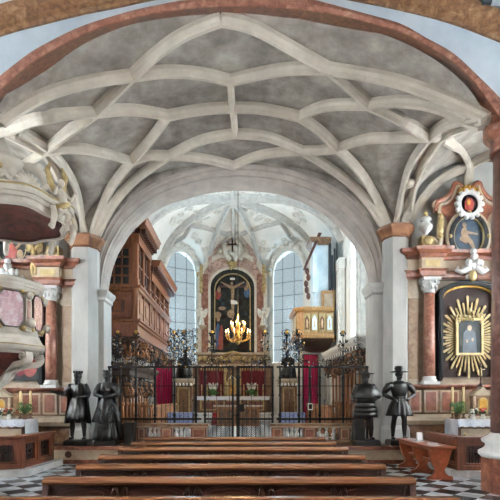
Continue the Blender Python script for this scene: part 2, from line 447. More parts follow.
# jambs with imposts under the chancel arch
for k, (xa, xb, top_y) in enumerate(((92.5, 104.5, 293), (372.5, 384.5, 286))):
    x0, x1 = PX(xa, YB), PX(xb, YB); zt = PZ(top_y, YB)
    j = MB('pier_stone').box(x0, x1, YB - .08, YB + .74, 0, zt)
    pr = [(0, zt - .26), (.06, zt - .22), (.06, zt - .14), (.12, zt - .06), (.14, zt), (.14, zt + .05), (0, zt + .06)]
    j.mould([(x0, YB + .1), (x0, YB - .09), (x1, YB - .09), (x1, YB + .7)] if k == 0 else [(x0, YB + .7), (x0, YB - .09), (x1, YB - .09), (x1, YB + .1)], pr)
    j.box(x0 - .03, x1 + .03, YB - .12, YB + .74, 0.47, .8)
    j.build('chancel_jamb', wc)
# engaged piers
for nm, xa, xb, yc in (('pillar_left', 70, 96.5, 247), ('pillar_right', 385, 409, 237)):
    x0, x1 = PX(xa, 13.5), PX(xb, 13.5); xc = (x0 + x1) / 2; w = (x1 - x0) / 2; zc = PZ(yc, 13.4)
    pl = [(-w, YB), (-w, 13.55), (-w * .55, 13.28), (w * .55, 13.28), (w, 13.55), (w, YB)]
    o = struct(sempty(nm, (xc, 0, 0)))
    MB('pier_stone').prism(pl, 0, zc, lambda u, v, a: (u, v, a)).build('shaft', o)
    pr = [(0, zc - .03), (.05, zc), (.03, zc + .05), (.07, zc + .12), (.14, zc + .2), (.16, zc + .24), (.16, zc + .3), (0, zc + .3)]
    MB('capital_red').mould(pl, pr).prism(pl, zc - .02, zc + .28, lambda u, v, a: (u, v, a)).build('capital', o)
    MB('pier_stone').mould(pl, [(0, .47), (.08, .47), (.08, .85), (.03, .95), (0, .97)]).build('base', o)

# ---- rear walls of the aisles and the outer side walls
for nm, s in (('wall_left_rear', -1), ('wall_right_rear', 1)):
    pts = [(s * (4.93 + 4.37 * i / 24), VZ(s * (4.93 + 4.37 * i / 24), 13.8) + .25) for i in range(25)]
    struct(MB('wall_plaster').strip([[(x, YB + .03, z) for x, z in pts], [(x, YB + .03, 0) for x, z in pts]]).build(nm))
def window_frame(name, mat_n, c, w, h, along, arch=True, nx=3, nz=7, depth=.12, pane='window_glass', outward=1):
    """leaded window standing in the plane through c; along = horizontal unit vector of the wall; arched top"""
    along = Vector(along); n = Vector((-along.y, along.x, 0)) * outward
    g = struct(sempty(name, c))
    def fn(u, z, a): return tuple(along * u + n * a + Vector((0, 0, z)))
    hs = h - w / 2 if arch else h
    prof = [(-w / 2, 0)] + ([(-w / 2 * cos(pi * i / 16), hs + w / 2 * 1.25 * sin(pi * i / 16)) for i in range(17)] if arch else [(-w / 2, hs), (w / 2, hs)]) + [(w / 2, 0)]
    prof2 = [(u * (1 - .13 / (w / 2)), max(.07, z - .07)) for u, z in prof]
    MB(mat_n).band(prof2, prof, -.06, .1, fn).build('window_frame', g)
    MB(pane).prism(prof2, .045, .055, fn).build('window_pane', g)
    b = MB('pipe_dark')
    def topz(u): return hs + 1.25 * sqrt(max(0, (w / 2) ** 2 - u * u)) if arch else hs
    for i in range(1, nx):
        u = -w / 2 + w * i / nx
        b.prism([(u - .012, .05), (u + .012, .05), (u + .012, topz(u) - .08), (u - .012, topz(u) - .08)], .02, .045, fn)
    for i in range(1, nz):
        z = h * i / nz; uu = w / 2 - .06 if z < hs else sqrt(max(0, (w / 2) ** 2 - ((z - hs) / 1.25) ** 2)) - .05
        if uu > .1: b.prism([(-uu, z - .012), (uu, z - .012), (uu, z + .012), (-uu, z + .012)], .02, .044, fn)
    b.build('glazing_bar', g)
    return g
def wall_with_holes(name, mat_n, p0, p1, z0, z1, holes, parent=None, thick=.35, side=1):
    """straight wall p0-p1 (plan) with arched openings [(centre along, width, sill, height)]; thickness away from the room"""
    p0 = Vector(p0); p1 = Vector(p1); d = (p1 - p0); L = d.length; d.normalize(); n = Vector((-d.y, d.x)) * side
    m = MB(mat_n)
    def fn(u, z, a): q = p0 + d * u + n * a; return (q.x, q.y, z)
    x = 0
    for (c, w, sill, h) in sorted(holes):
        m.prism([(x, z0), (c - w / 2, z0), (c - w / 2, z1), (x, z1)], 0, thick, fn)
        m.prism([(c - w / 2, z0), (c + w / 2, z0), (c + w / 2, sill), (c - w / 2, sill)], 0, thick, fn)
        hs = sill + h - w / 2
        arc = [(c - w / 2 * cos(pi * i / 16), hs + w / 2 * 1.25 * sin(pi * i / 16)) for i in range(17)]
        for i in range(16):
            a, b = arc[i], arc[i + 1]
            m.prism([a, b, (b[0], z1), (a[0], z1)], 0, thick, fn)
        x = c + w / 2
    m.prism([(x, z0), (L, z0), (L, z1), (x, z1)], 0, thick, fn)
    return m.build(name, parent), fn
LIGHTS = []
def daylight(name, c, w, h, direction, power, col=(.97, .97, .98)):
    """area lamp standing in for daylight outside a window, shining along direction"""
    l = bpy.data.lights.new(name, 'AREA'); l.shape = 'RECTANGLE'; l.size = w; l.size_y = h; l.energy = power; l.color = col
    o = bpy.data.objects.new(name, l); COL.objects.link(o); o.location = c
    o.rotation_euler = Vector(direction).to_track_quat('-Z', 'Y').to_euler()
    return o
# outer aisle walls with tall unseen windows, added to let light into nave and aisles
for s, nm in ((-1, 'wall_left'), (1, 'wall_right')):
    w, fn = wall_with_holes(nm, 'wall_plaster', (s * 9.25, -2), (s * 9.25, 13.85), 0, 8.9, [(4.0, 1.8, 2.6, 4.6), (8.5, 1.8, 2.6, 4.6), (13.1, 1.8, 2.6, 4.6)], side=-s if s < 0 else -1)
    struct(w)
WIN = 0
for s in (-1, 1):
    for y in (2.0, 6.5, 11.1):
        WIN += 1
        window_frame('window_%d' % WIN, 'pier_stone', (s * 9.32, y, 2.6), 1.8, 4.6, (0, 1, 0), outward=-s, pane='frosted_glass')
        daylight('Daylight', (s * 9.9, y, 5.0), 2.0, 5.0, (-s, 0, -.1), (4200, 2600, 1300)[int(y // 4.4)] if s < 0 else (1600, 2000, 2000)[int(y // 4.4)])  # lamps added behind the unseen aisle windows to brighten nave and vault
# ---- nave ceiling in front of the red arch (above the frame)
struct(MB('wall_plaster').box(-9.3, 9.3, -2, 8.9, 10.6, 10.8).build('ceiling_nave'))

# ---- red marble arch and the wall it carries
fo = [(-40, 118), (-20, 96), (0, 78), (20, 62), (39, 49), (80, 28.5), (120, 15.6), (150, 8), (190, 1), (240, -2.5), (290, -1), (312, 1), (365, 15), (400, 25), (425, 39), (452, 54), (475, 75), (497, 97), (512, 116)]
fi = [(-40, 128), (-20, 108), (0, 90.5), (22, 71), (43, 56.5), (82, 36), (120, 22), (152, 14.5), (190, 9), (240, 6.5), (290, 9), (312, 11.5), (352, 19), (400, 32.5), (425, 45), (452, 62), (474, 82.5), (496, 113), (503, 126)]
fb = [(-34, 142), (-18, 126), (0, 112), (22, 91), (44, 74), (82, 50), (120, 34), (152, 26), (190, 21), (240, 18.5), (290, 23), (312, 26.5), (352, 35), (400, 48), (425, 60), (452, 76), (470, 97), (482, 122), (488, 134)]
n = 60
FO, FI, FB = [resample(smoothpts(q, 5), n) for q in (fo, fi, fb)]
wa = struct(sempty('wall_arch'))
f0 = [P(p.x, p.y, YA0) for p in FO]; f1 = [P(p.x, p.y, YA0) for p in FI]; f2 = [P(p.x, p.y, YA1 + .1) for p in FB]
mid = [a.lerp(b, .5) + Vector((0, -.05, 0)) for a, b in zip(f0, f1)]
f0w = [p + Vector((0, .02, 0)) for p in f0]
MB('arch_marble').strip([f0w, [p + Vector((0, -.035, 0)) for p in f0], mid, [p + Vector((0, -.03, 0)) for p in f1], f1]).build('arch_face', wa)
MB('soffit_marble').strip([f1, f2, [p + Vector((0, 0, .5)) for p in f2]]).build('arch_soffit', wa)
topw = [Vector((p.x, YA0, 10.6)) for p in f0]
wf = MB('front_plaster').strip([[Vector((p.x, YA0, p.z)) for p in f0], topw])
for s in (-1, 1): wf.box(*sorted((f0[0 if s < 0 else -1].x, s * 5.6)), YA0, YA1, 6.6, 10.6).box(*sorted((s * 5.6, s * 9.3)), YA0, YA1, 8.5, 10.6)
wf.build('wall_face', wa)
MB('front_plaster').strip([[Vector((p.x, YA1 + .1, p.z + .12)) for p in f2], [Vector((p.x, YA1 + .1, 10.6)) for p in f2]]).build('wall_back', wa)
# stepped cornice that rises over the arch
cl = [(-300, 118), (-180, 96), (-70, 62), (0, 37), (40, 26), (80, 16), (120, 8), (165, -1), (240, -6), (310, -5), (345, 0), (400, 11), (450, 24), (500, 43), (570, 72), (680, 106), (780, 126)]
CLN = resample(smoothpts(cl, 5), 110)
base_c = [P(p.x, p.y, YA0) for p in CLN]
CPROF = [(0, 0), (.05, .0), (.05, .09), (.10, .12), (.10, .2), (.16, .25), (.2, .33), (.2, .40), (.1, .41), (.1, .62), (.28, .66), (.32, .76), (.38, .84), (.38, .93), (0, .95)]
cm = MB('brown_marble')
cm.rings([[p + Vector((0, -o, z)) for o, z in CPROF] for p in base_c], True, False)
cm.build('cornice', wa)
for i in range(4, 106, 3):
    p = base_c[i]
    if 180 < CLN[i].x < 330: continue
    MB('front_plaster').bx(p + Vector((.1, -.13, .515)), (.26, .09, .17)).build('cornice_panel', wa)
    MB('pipe_dark').bx(p + Vector((-.12, -.17, .515)), (.16, .18, .2)).bx(p + Vector((-.12, -.2, .59)), (.22, .2, .05)).build('cornice_bracket', wa)

# ---- red marble columns that carry the arch
def great_column(nm, x, seg):
    o = struct(sempty(nm, (x, 8.8, 0)))
    MB('red_marble').lathe([(.57, 0), (.57, .62), (.54, .64), (.54, .66)], n=8, rot=pi / 8, smooth=False).build('pedestal', o)
    MB('white_marble').lathe([(.57, .63), (.62, .68), (.62, .74), (.55, .78), (.5, .83), (.5, .87), (.56, .91), (.57, .96), (.50, 1.0), (.44, 1.04), (.41, 1.08)], n=28).build('base_ring', o)
    MB('column_marble').lathe([(.41, 1.06), (.395, 3.5), (.365, 6.2)], n=28).build('shaft', o)
    MB('dark_marble').lathe([(.385, 6.2), (.43, 6.22), (.43, 6.28), (.40, 6.32), (.42, 6.42), (.5, 6.52), (.54, 6.56), (.54, 6.68), (.48, 6.72), (.48, 6.86)], n=24).build('capital', o)
    return o
great_column('pillar_front_left', -5.12, 0)
great_column('pillar_front_right', 5.06, 0)
# ================================================================== THE CHOIR SHELL
A0, B0, A1, B1 = (-1.85, 26.3), (-4.75, 24.6), (1.2, 26.3), (4.6, 24.4)
ZS = 7.7
def dome(x, y):
    u = x / 4.85; v = max(0, (y - 20.5)) / 6.1
    z = ZS + 3.1 * sqrt(max(0, 1 - abs(u) ** 3 - v * v))
    return z
def lun(x, y, a, b, zc):
    a = Vector(a); b = Vector(b); d = (b - a); L = d.length; d.normalize(); n = Vector((-d.y, d.x))
    q = Vector((x, y)) - (a + b) / 2
    s = q.dot(d); k = abs(q.dot(n))
    h = L / 2 * .95
    return ZS + (zc - ZS - k * .05) * sqrt(max(0, 1 - (s / h) ** 2)) if abs(s) < h and k < 3.2 else 0
def side_lun(x, y):
    best = 0
    for c in (16.2, 19.6):
        t = (y - c) / 1.6
        if abs(t) < 1: best = max(best, ZS + 2.0 * sqrt(1 - t * t))
    return best
WALLS = [(B0, A0), (A0, A1), (A1, B1)]
def CZ(x, y):
    return max(dome(x, y), lun(x, y, *WALLS[0], 10.0), lun(x, y, *WALLS[1], 10.3), lun(x, y, *WALLS[2], 10.0), side_lun(x, y))
rows = []
for i in range(131):
    y = 14.5 + 12.2 * i / 130
    rows.append([(-4.85 + 9.7 * j / 110, y, CZ(-4.85 + 9.7 * j / 110, y)) for j in range(111)])
cc = struct(MB('choir_white').strip(rows, True).build('ceiling_choir'))
def cn(p):
    e = .08
    gx = (CZ(p.x + e, p.y) - CZ(p.x - e, p.y)) / (2 * e); gy = (CZ(p.x, p.y + e) - CZ(p.x, p.y - e)) / (2 * e)
    return Vector((max(-3, min(3, gx)), max(-3, min(3, gy)), -1)).normalized()
def crib(pts, w=.9):
    w *= 1.5
    q = [Vector((x, y, CZ(x, y) - .03)) for x, y in pts]
    rib3(q, w, 'vault_rib', 'choir_rib', cc, cn)
def line(a, b, n=14): return [(a[0] + (b[0] - a[0]) * i / n, a[1] + (b[1] - a[1]) * i / n) for i in range(n + 1)]
for e in (B0, A0, A1, B1, (-4.7, 21.4), (4.5, 21.3)):
    e2 = (e[0] * .96 - .01, e[1] - .12)
    crib(line((-.3, 21.6), e2))
crib(line((-.3, 21.6), (-.3, 26.3)), .7); crib(line((-.3, 21.6), (-.3, 15), 20), .7)
crib(line((-.3, 24.6), A0), .6); crib(line((-.3, 24.6), A1), .6)
crib(line((-2.4, 23.4), (-3.4, 25.1)), .6); crib(line((2.0, 23.3), (3.0, 24.9)), .6)
crib(line((-.3, 24.6), (-2.4, 23.4)), .6); crib(line((-.3, 24.6), (2.0, 23.3)), .6)
for y in (17.9, 21.4): crib(line((-4.7, y), (4.6, y), 24), .9)
for y in (15.2, 18.4): 
    crib(line((-4.7, y - .5), (4.6, y + 3), 24), .7); crib(line((4.6, y - .5), (-4.7, y + 3), 24), .7)
# stucco scrollwork on the vault cells
st = MB('stucco'); rr = random.Random(3)
for k in range(90):
    x = rr.uniform(-3.6, 3.2); y = rr.uniform(20.6, 25.6); z = CZ(x, y) - .03
    if z < ZS + .4: continue
    nn = cn(Vector((x, y, z))); pts = []
    ux = nn.orthogonal().normalized(); uy = nn.cross(ux); th = rr.uniform(0, 6.28); dr = rr.choice((-1, 1)); R = rr.uniform(.12, .24)
    for i in range(13):
        t = i / 12; r = R * (1 - .8 * t); a = th + dr * 7 * t
        pts.append(Vector((x, y, z)) + ux * r * cos(a) + uy * r * sin(a))
    st.tube(pts, [.05 * (1 - .5 * i / 12) for i in range(13)], 6)
st.build('stucco_scroll', cc)
# ---- walls
wl, _ = wall_with_holes('wall_choir_left', 'choir_white', (-4.75, 14.5), B0, 0, 9.9, [(1.7, 1.6, 4.6, 4.2), (5.1, 1.6, 4.6, 4.2)], side=1); struct(wl)
wr, _ = wall_with_holes('wall_choir_right', 'choir_white', (4.75, 14.5), B1, 0, 9.9, [(1.7, 1.5, 3.9, 4.9), (5.0, 1.5, 3.9, 4.9)], side=-1); struct(wr)
for nm, (a, b), cw, dx in (('wall_apse_left', WALLS[0], 1.95, .25), ('wall_apse_right', WALLS[2], 2.0, -.38)):
    L = (Vector(b) - Vector(a)).length
    w, _ = wall_with_holes(nm, 'choir_white', a, b, 0, 10.6, [(L / 2 + dx, cw, 3.6, 5.75)], side=1)
    struct(w)
struct(MB('choir_white').box(A0[0], A1[0], 26.3, 26.65, 0, 10.9).build('wall_apse_rear'))
def wv(a, b, u): a = Vector(a); b = Vector(b); q = a.lerp(b, u / (b - a).length); return q, (b - a).normalized()
for (a, b), cw, dx in ((WALLS[0], 1.95, .25), (WALLS[2], 2.0, -.38)):
    L = (Vector(b) - Vector(a)).length
    q, d = wv(a, b, L / 2 + dx); nn = Vector((-d.y, d.x))
    WIN += 1
    window_frame('window_%d' % WIN, 'choir_white', (q.x + nn.x * .06, q.y + nn.y * .06, 3.6), cw, 5.75, (d.x, d.y, 0), nx=3, nz=8, outward=1)
    daylight('Daylight', (q.x + nn.x * 1.0, q.y + nn.y * 1.0, 6.6), 3.4, 7.4, (-nn.x, -nn.y, 0), 330, (.84, .94, 1.0))
for sx, hh, ww, si, pw in ((-1, 4.2, 1.6, 4.6, 1400), (1, 4.9, 1.5, 3.9, 1050)):  # windows on the loft side are unseen, added with lamps to brighten the choir
    for y in ((16.2, 19.6) if sx < 0 else (16.2, 19.5)):
        WIN += 1
        x = sx * (4.75 if sx < 0 else 4.75 - .15 * (y - 14.5) / 9)
        window_frame('window_%d' % WIN, 'choir_white', (x + sx * .08, y, si), ww, hh, (0, 1, 0), nx=3, nz=7, outward=-sx)
        daylight('Daylight', (x + sx * 1.0, y, si + hh / 2), 2.2, 5.6, (-sx, 0, -.15), pw, (.9, .96, 1.0))
# pilasters and stucco around the side windows on the choir's walls
m = MB('stucco')
for y in (14.9, 17.85, 21.2, 23.2):
    for sx in (-1, 1):
        xx = sx * (4.72 - (0 if sx < 0 else .15 * (y - 14.5) / 9))
        m.box(*sorted((xx, xx - sx * .22)), y - .28, y + .28, CF, ZS + .1)
        m.box(*sorted((xx, xx - sx * .30)), y - .36, y + .36, ZS - .35, ZS + .12)
        m.tube([(xx - sx * .24, y - .18, CF), (xx - sx * .24, y - .18, ZS - .35)], .06, 8); m.tube([(xx - sx * .24, y + .18, CF), (xx - sx * .24, y + .18, ZS - .35)], .06, 8)
for e in (A0, A1, B0, B1):
    ex, ey = e[0] * .97, e[1] - .1
    m.lathe([(.17, CF), (.17, ZS - .4), (.24, ZS - .3), (.2, ZS - .2), (.3, ZS - .05), (.3, ZS + .1)], (ex, ey, 0), 10)
struct(m.build('trim_4'))
# stucco garlands above the apse windows
m = MB('stucco')
for (a, b), dx in ((WALLS[0], .25), (WALLS[2], -.38)):
    L = (Vector(b) - Vector(a)).length
    q, d = wv(a, b, L / 2 + dx); nn = Vector((d.y, -d.x))
    for i in range(23):
        t = i / 22; a2 = pi * t; u = -1.02 * cos(a2); z = 8.3 + 1.35 * sin(a2) + .12
        p = q + d * u + nn * .05
        m.ball((p.x, p.y, z), (.12, .12, .13), 8)
    for u, z in ((-.3, 9.85), (.3, 9.85), (0, 10.0), (-.6, 9.6), (.6, 9.6)):
        p = q + d * u + nn * .12; m.ball((p.x, p.y, z), (.2, .14, .16), 8)
struct(m.build('trim_5'))

# ---- daylight of the open nave
w = bpy.data.worlds.new('World'); SC.world = w; w.use_nodes = True
bg = w.node_tree.nodes['Background']; bg.inputs['Color'].default_value = (1.0, .93, .86, 1); bg.inputs['Strength'].default_value = .5
SC.view_settings.exposure = 0.68
# ================================================================== PEWS
def make_pew(label):
    t = thing('pew', label, 'pew', group='pews in the nave')
    W = 3.9
    ap = [(-W / 2 + .06, .14)]
    for i in range(41):
        u = -W / 2 + .1 + (W - .2) * i / 40
        ap.append((u, .14 + .05 * abs(sin(pi * i / 8))))
    ap += [(W / 2 - .06, .14), (W / 2 - .06, .80), (-W / 2 + .06, .80)]
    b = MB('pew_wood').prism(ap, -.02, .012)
    # raised carved fields
    for k in range(5):
        cx = -W / 2 + W * (k + .5) / 5
        b.mat('dark_wood').prism(ellipse(cx, .69, .3, .085, 20), -.032, -.02)
        b.mat('pew_wood').prism(ellipse(cx, .69, .22, .055, 20), -.045, -.03)
        for s in (-1, 1):
            b.tube([(cx + s * (.3 + .02 * i), -.03, .67 + .1 * sin(i * .9)) for i in range(6)], .014, 6)
    b.build('back_panel', t)
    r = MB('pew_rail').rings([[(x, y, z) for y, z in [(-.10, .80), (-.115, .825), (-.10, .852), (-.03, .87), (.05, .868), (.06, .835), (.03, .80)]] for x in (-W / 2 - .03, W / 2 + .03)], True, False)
    r.build('top_rail', t)
    MB('pew_wood').box(-W / 2 + .05, W / 2 - .05, .03, .42, .40, .44).build('seat', t, bevel=.008)
    MB('pew_wood').box(-W / 2 + .05, W / 2 - .05, -.34, -.16, .10, .14).build('kneeler', t, bevel=.008)
    for s in (-1, 1):
        e = [(-.36, 0), (.46, 0), (.46, .12), (.40, .3), (.45, .42), (.40, .5), (.2, .54), (.1, .66), (.08, .80), (-.08, .80), (-.12, .6), (-.2, .4), (-.2, .2), (-.36, .14)]
        MB('dark_wood').prism(e, s * W / 2 - .035, s * W / 2 + .035, lambda u, w, a: (a, u, w)).build('end_panel', t, bevel=.006)
    return t
PEWL = ['carved wooden pew nearest the camera, only its rail in view', 'carved wooden pew, second row from the camera', 'carved wooden pew, third row from the camera',
        'carved wooden pew, fourth row from the camera', 'carved wooden pew, fifth row from the camera', 'carved wooden pew, sixth row from the camera', 'short-looking wooden pew next to the communion rail, the last row']
pew = make_pew(PEWL[0])
for i, y in enumerate((4.12, 5.18, 6.22, 7.2, 8.35, 9.35, 10.5)):
    if i == 0: pew.location = (-.11, y, 0)
    else: dup(pew, (-.11, y, 0), PEWL[i])

# ================================================================== FIGURES
def figure_body(parent, H, arms, mat='bronze', legs=True, stance=.06, turn=0.0, nod=0.0, beard=False, fem=False, voxel=.010, lean=0.0, kneel=False):
    """one continuous body; faces -Y; lengths are fractions of H"""
    m = MB(mat)
    k = .88 if fem else 1.0
    T = [(.46, .078, .06), (.52, .092, .068), (.58, .076 * k, .058), (.64, .08 * k, .06), (.71, .105 * k, .072), (.77, .118 * k, .066), (.805, .105 * k, .055), (.835, .055, .042)]
    m.rings([[(rx * cos(2 * pi * j / 18), ry * sin(2 * pi * j / 18) - lean * (z - .5), z) for j in range(18)] for z, rx, ry in T])
    if fem:
        for s in (-1, 1): m.ball((s * .042, -.055, .725), (.04, .036, .04))
    hl = -lean * .4
    m.tube([(0, .008 + hl, .81), (0, -.002 + hl, .85), (0, -.008 + hl, .9)], [.04, .034, .036], 12)
    i0 = len(m.v)
    m.ball((0, 0, .015), (.047, .058, .064), 18); m.ball((0, -.028, -.03), (.033, .03, .03), 12)      # skull, jaw
    m.tube([(0, -.052, .02), (0, -.068, -.006), (0, -.055, -.012)], [.007, .012, .008], 6)             # nose
    m.ball((0, -.055, -.027), (.016, .007, .006), 8)                                                   # mouth
    for s in (-1, 1):
        m.ball((s * .018, -.053, .012), (.009, .006, .006), 8)                                         # eyes
        m.tube([(s * .03, -.05, .027), (s * .008, -.058, .026)], .006, 6)                             # brows
        m.ball((s * .048, .004, .004), (.008, .014, .019), 8)                                          # ears
    if beard: m.lathe([(.012, -.105), (.03, -.085), (.037, -.05), (.03, -.02)], (0, -.03, 0), 10)
    m.xform(Matrix.Translation((0, -.008 + hl, .925)) @ Matrix.Rotation(turn, 4, 'Z') @ Matrix.Rotation(nod, 4, 'X') @ Matrix.Scale(1.1, 4), i0)
    if legs:
        for s in (-1, 1):
            m.tube([(s * .045, 0, .52), (s * .05, -.006, .42), (s * stance * .9, -.012, .29), (s * stance, .012, .19), (s * stance * 1.05, .012, .05)], [.055, .054, .038, .038, .024], 12)
            m.ball((s * stance * 1.15, -.035, .022), (.03, .07, .022), 10); m.ball((s * stance * 1.05, .015, .03), (.026, .03, .03), 8)
    for s, (el, wr) in zip((-1, 1), arms):
        sh = Vector((s * .112 * k, hl * .8, .785)); el = Vector(el); wr = Vector(wr)
        m.ball(tuple(sh), (.042, .042, .042), 10)
        m.tube([sh, sh.lerp(el, .5), el], [.038, .036, .03], 10); m.tube([el, el.lerp(wr, .4), wr], [.03, .031, .02], 10)
        d = (wr - el).normalized(); side = d.cross(Vector((0, 0, 1)))
        side = side.normalized() if side.length > .2 else Vector((1, 0, 0))
        up = side.cross(d); pc = wr + d * .024
        m.tube([wr - d * .004, pc, wr + d * .045], [.017, .021, .02], 8)
        for q, L in zip((-1.5, -.5, .5, 1.5), (.030, .037, .035, .026)):
            b0 = wr + d * .038 + side * q * .0105
            m.tube([b0, b0 + d * L * .5 - up * .004, b0 + d * L * .85 - up * .016], [.0062, .0058, .0048], 6)
        th = wr + d * .014 + side * (-s) * .016
        m.tube([th, th + d * .014 + side * (-s) * .014, th + d * .03 + side * (-s) * .016 - up * .008], [.0075, .0068, .0052], 6)
    m.xform(Matrix.Scale(H, 4))
    return remesh(m, voxel, 'body', parent, 2)
def folds(prof, H, n=40, k=9, amp=.05, ph=0.0, mat='bronze', sx=1, sy=1, open_back=None, tw=1.5):
    """pleated cloth of revolution; prof = (radius, z) in fractions of H"""
    zt = prof[-1][1]; zb = prof[0][1]
    def f(a, z):
        t = (zt * H - z) / max(1e-6, (zt - zb) * H)
        return 1 + amp * t * sin(k * a + ph + tw * t) + amp * .45 * t * sin((2 * k - 3) * a + 2 * ph)
    return MB(mat).lathe([(r * H, z * H) for r, z in prof], (0, 0, 0), n, sx, sy, True, 0, f)
def cloak(H, top, bot, wt, wb, dt, db, mat='bronze', folds_n=9, name='cloak'):
    """hanging cloth round the back, from arm to arm"""
    m = MB(mat); rows = []
    for i in range(13):
        t = i / 12; z = top + (bot - top) * t; row = []
        w = wt + (wb - wt) * t; d = dt + (db - dt) * t
        for j in range(41):
            a = pi * (-.08 + 1.16 * j / 40); q = 1 + .09 * t * sin(folds_n * a * 1.3 + t)
            row.append((w * cos(a) * q * H, d * sin(a) * q * H, z * H))
        rows.append(row)
    back = [[(x * .93, y * .93 - .004, z) for x, y, z in r] for r in rows]
    m.strip(rows, True); m.strip(back, True)
    m.strip([rows[-1], back[-1]]); m.strip([rows[0], back[0]])
    return m
def plinth(parent, w, d, h, mat='bronze'):
    m = MB(mat).box(-w / 2, w / 2, -d / 2, d / 2, -h, -.02).box(-w / 2 + .02, w / 2 - .02, -d / 2 + .02, d / 2 - .02, -.03, .004)
    return m.build('plinth', parent, bevel=.012)
PY, PZ0 = 12.74, CF + .145
# --- the king
k1 = thing('bronze_statue', 'dark bronze crowned king in cloak and short tunic, one arm held out', 'statue', (PX(78, PY), PY, PZ0), 'bronze statues before the chancel arch')
H = 1.80
figure_body(k1, H, (((-.2, -.01, .665), (-.325, -.07, .70)), ((.155, .02, .65), (.07, -.13, .63))), beard=True, turn=-.25, stance=.085)
folds([(.165, .30), (.16, .34), (.125, .5), (.10, .6), (.09, .62)], H, k=8, amp=.15).build('tunic', k1)
cloak(H, .815, .24, .13, .185, .075, .15).build('cloak', k1)
MB('bronze').lathe([(.09, -.028), (.1, 0), (.1, .02), (.093, .022)], (0, 0, .60 * H), 18, 1.05, .85).build('belt', k1)
c = MB('bronze').lathe([(.092, .955 * H), (.102, .985 * H)], n=16).lathe([(.02, .985 * H), (.08, .96 * H)], n=12)
for j in range(8):
    a = 2 * pi * j / 8; c.tube([(.098 * cos(a), .098 * sin(a) - .01, .98 * H), (.11 * cos(a), .11 * sin(a) - .01, 1.0 * H), (.114 * cos(a), .114 * sin(a) - .01, 1.015 * H)], [.03, .026, .016], 6)
c.build('crown', k1)
MB('bronze').tube([(.21, .02, .62 * H), (.3, .16, .2 * H)], [.016, .012], 8).tube([(.14, -.03, .625 * H), (.28, .06, .615 * H)], .014, 8).build('sword', k1)
for s in (-1, 1):
    MB('bronze').rings([[(s * (.11 + (.05 if s > 0 else .09) * t) * H + rr * cos(a) * .6 * H, rr * sin(a) * H, (.79 - .13 * t) * H + rr * .75 * cos(a) * H * s) for a in [2 * pi * j / 14 for j in range(14)]] for t, rr in ((-.1, .04), (.2, .052), (.6, .056), (1, .05))]).build('sleeve', k1)
plinth(k1, .62, .5, .145)
# --- the queen
q1 = thing('bronze_statue', 'dark bronze queen in a long draped gown with hands folded at her waist', 'statue', (PX(107, PY), PY, PZ0), 'bronze statues before the chancel arch')
H = 1.83
figure_body(q1, H, (((-.165, -.03, .655), (-.03, -.135, .625)), ((.165, -.03, .655), (.035, -.14, .62))), fem=True, turn=.1)
folds([(.19, .0), (.185, .05), (.17, .2), (.15, .38), (.118, .5), (.085, .58), (.078, .61)], H, n=72, k=10, amp=.13, sy=.9).build('gown', q1)
ov = folds([(.175, .25), (.185, .28), (.165, .38), (.135, .5), (.098, .575), (.088, .6)], H, n=72, k=7, amp=.14, ph=1, sy=.92)
for i in range(6):
    ov.tube([(x * H, (-.075 - .1 * cos(x * 8)) * H, (.52 - .045 * i - .16 * (.12 - abs(x - .02)) / .12 + x * .35) * H) for x in [-.10 + .022 * j for j in range(11)]], .016, 6)
ov.tube([(.1 * H, -.10 * H, .5 * H), (.17 * H, -.09 * H, .36 * H), (.19 * H, -.06 * H, .2 * H), (.21 * H, 0, .03 * H)], [.05, .06, .07, .06], 10)
ov.build('overskirt', q1)
cloak(H, .80, .03, .11, .185, .07, .17, folds_n=8).build('cloak', q1)
MB('bronze').ball((0, .012, .935 * H), (.115, .118, .125), 16).ball((0, .09, .90 * H), (.075, .06, .075), 12).build('hair', q1)
c = MB('bronze').lathe([(.088, .958 * H), (.1, .985 * H), (.094, .992 * H)], n=18)
for j in range(10):
    a = 2 * pi * j / 10; c.ball((.098 * cos(a), .098 * sin(a), 1.0 * H), .018, 6)
c.build('crown', q1)
for s in (-1, 1):
    MB('bronze').tube([(s * .108 * H, 0, .79 * H), (s * .15 * H, -.012 * H, .715 * H), (s * .165 * H, -.03 * H, .655 * H), (s * .11 * H, -.08 * H, .64 * H)], [.07, .075, .068, .055], 12).build('sleeve', q1)
plinth(q1, .58, .48, .145)
# dark bronze block beside the queen
tag(MB('bronze').box(-.13, .13, -.2, .2, 0, .02).box(-.12, .12, -.19, .19, .02, .54).box(-.14, .14, -.21, .21, .54, .6).build('pedestal_block', loc=(PX(131, 12.98), 12.95, CF)), 'low dark bronze block standing beside the gowned queen statue', 'pedestal')
# --- the knight in armour
n1 = thing('bronze_statue', 'dark bronze armoured knight in helmet and broad mantle, shield at his leg', 'statue', (PX(365.5, PY), PY, PZ0), 'bronze statues before the chancel arch')
H = 1.80
figure_body(n1, H, (((-.205, -.03, .64), (-.215, -.16, .585)), ((.215, -.0, .65), (.12, -.12, .60))), turn=-.1, stance=.085, beard=True)
folds([(.205, .60), (.215, .62), (.2, .70), (.165, .77), (.10, .815), (.06, .83)], H, k=10, amp=.05, sy=.78).build('mantle', n1)
m = MB('bronze')
for a, b, r0, r1 in ((.33, .42, .185, .165), (.40, .49, .178, .155), (.47, .56, .165, .135), (.54, .64, .145, .115)):
    m.lathe([(r1 * .9 * H, b * H), (r1 * H, b * H), (r0 * H, a * H), (r0 * .93 * H, a * H)], n=24, sy=.8)
m.build('armour_skirt', n1)
MB('bronze').lathe([(.092 * H, .62 * H), (.118 * H, .68 * H), (.125 * H, .75 * H), (.10 * H, .82 * H)], n=20, sy=.75).build('breastplate', n1)
h = MB('bronze').ball((0, -.005, .945 * H), (.115, .135, .135), 16)
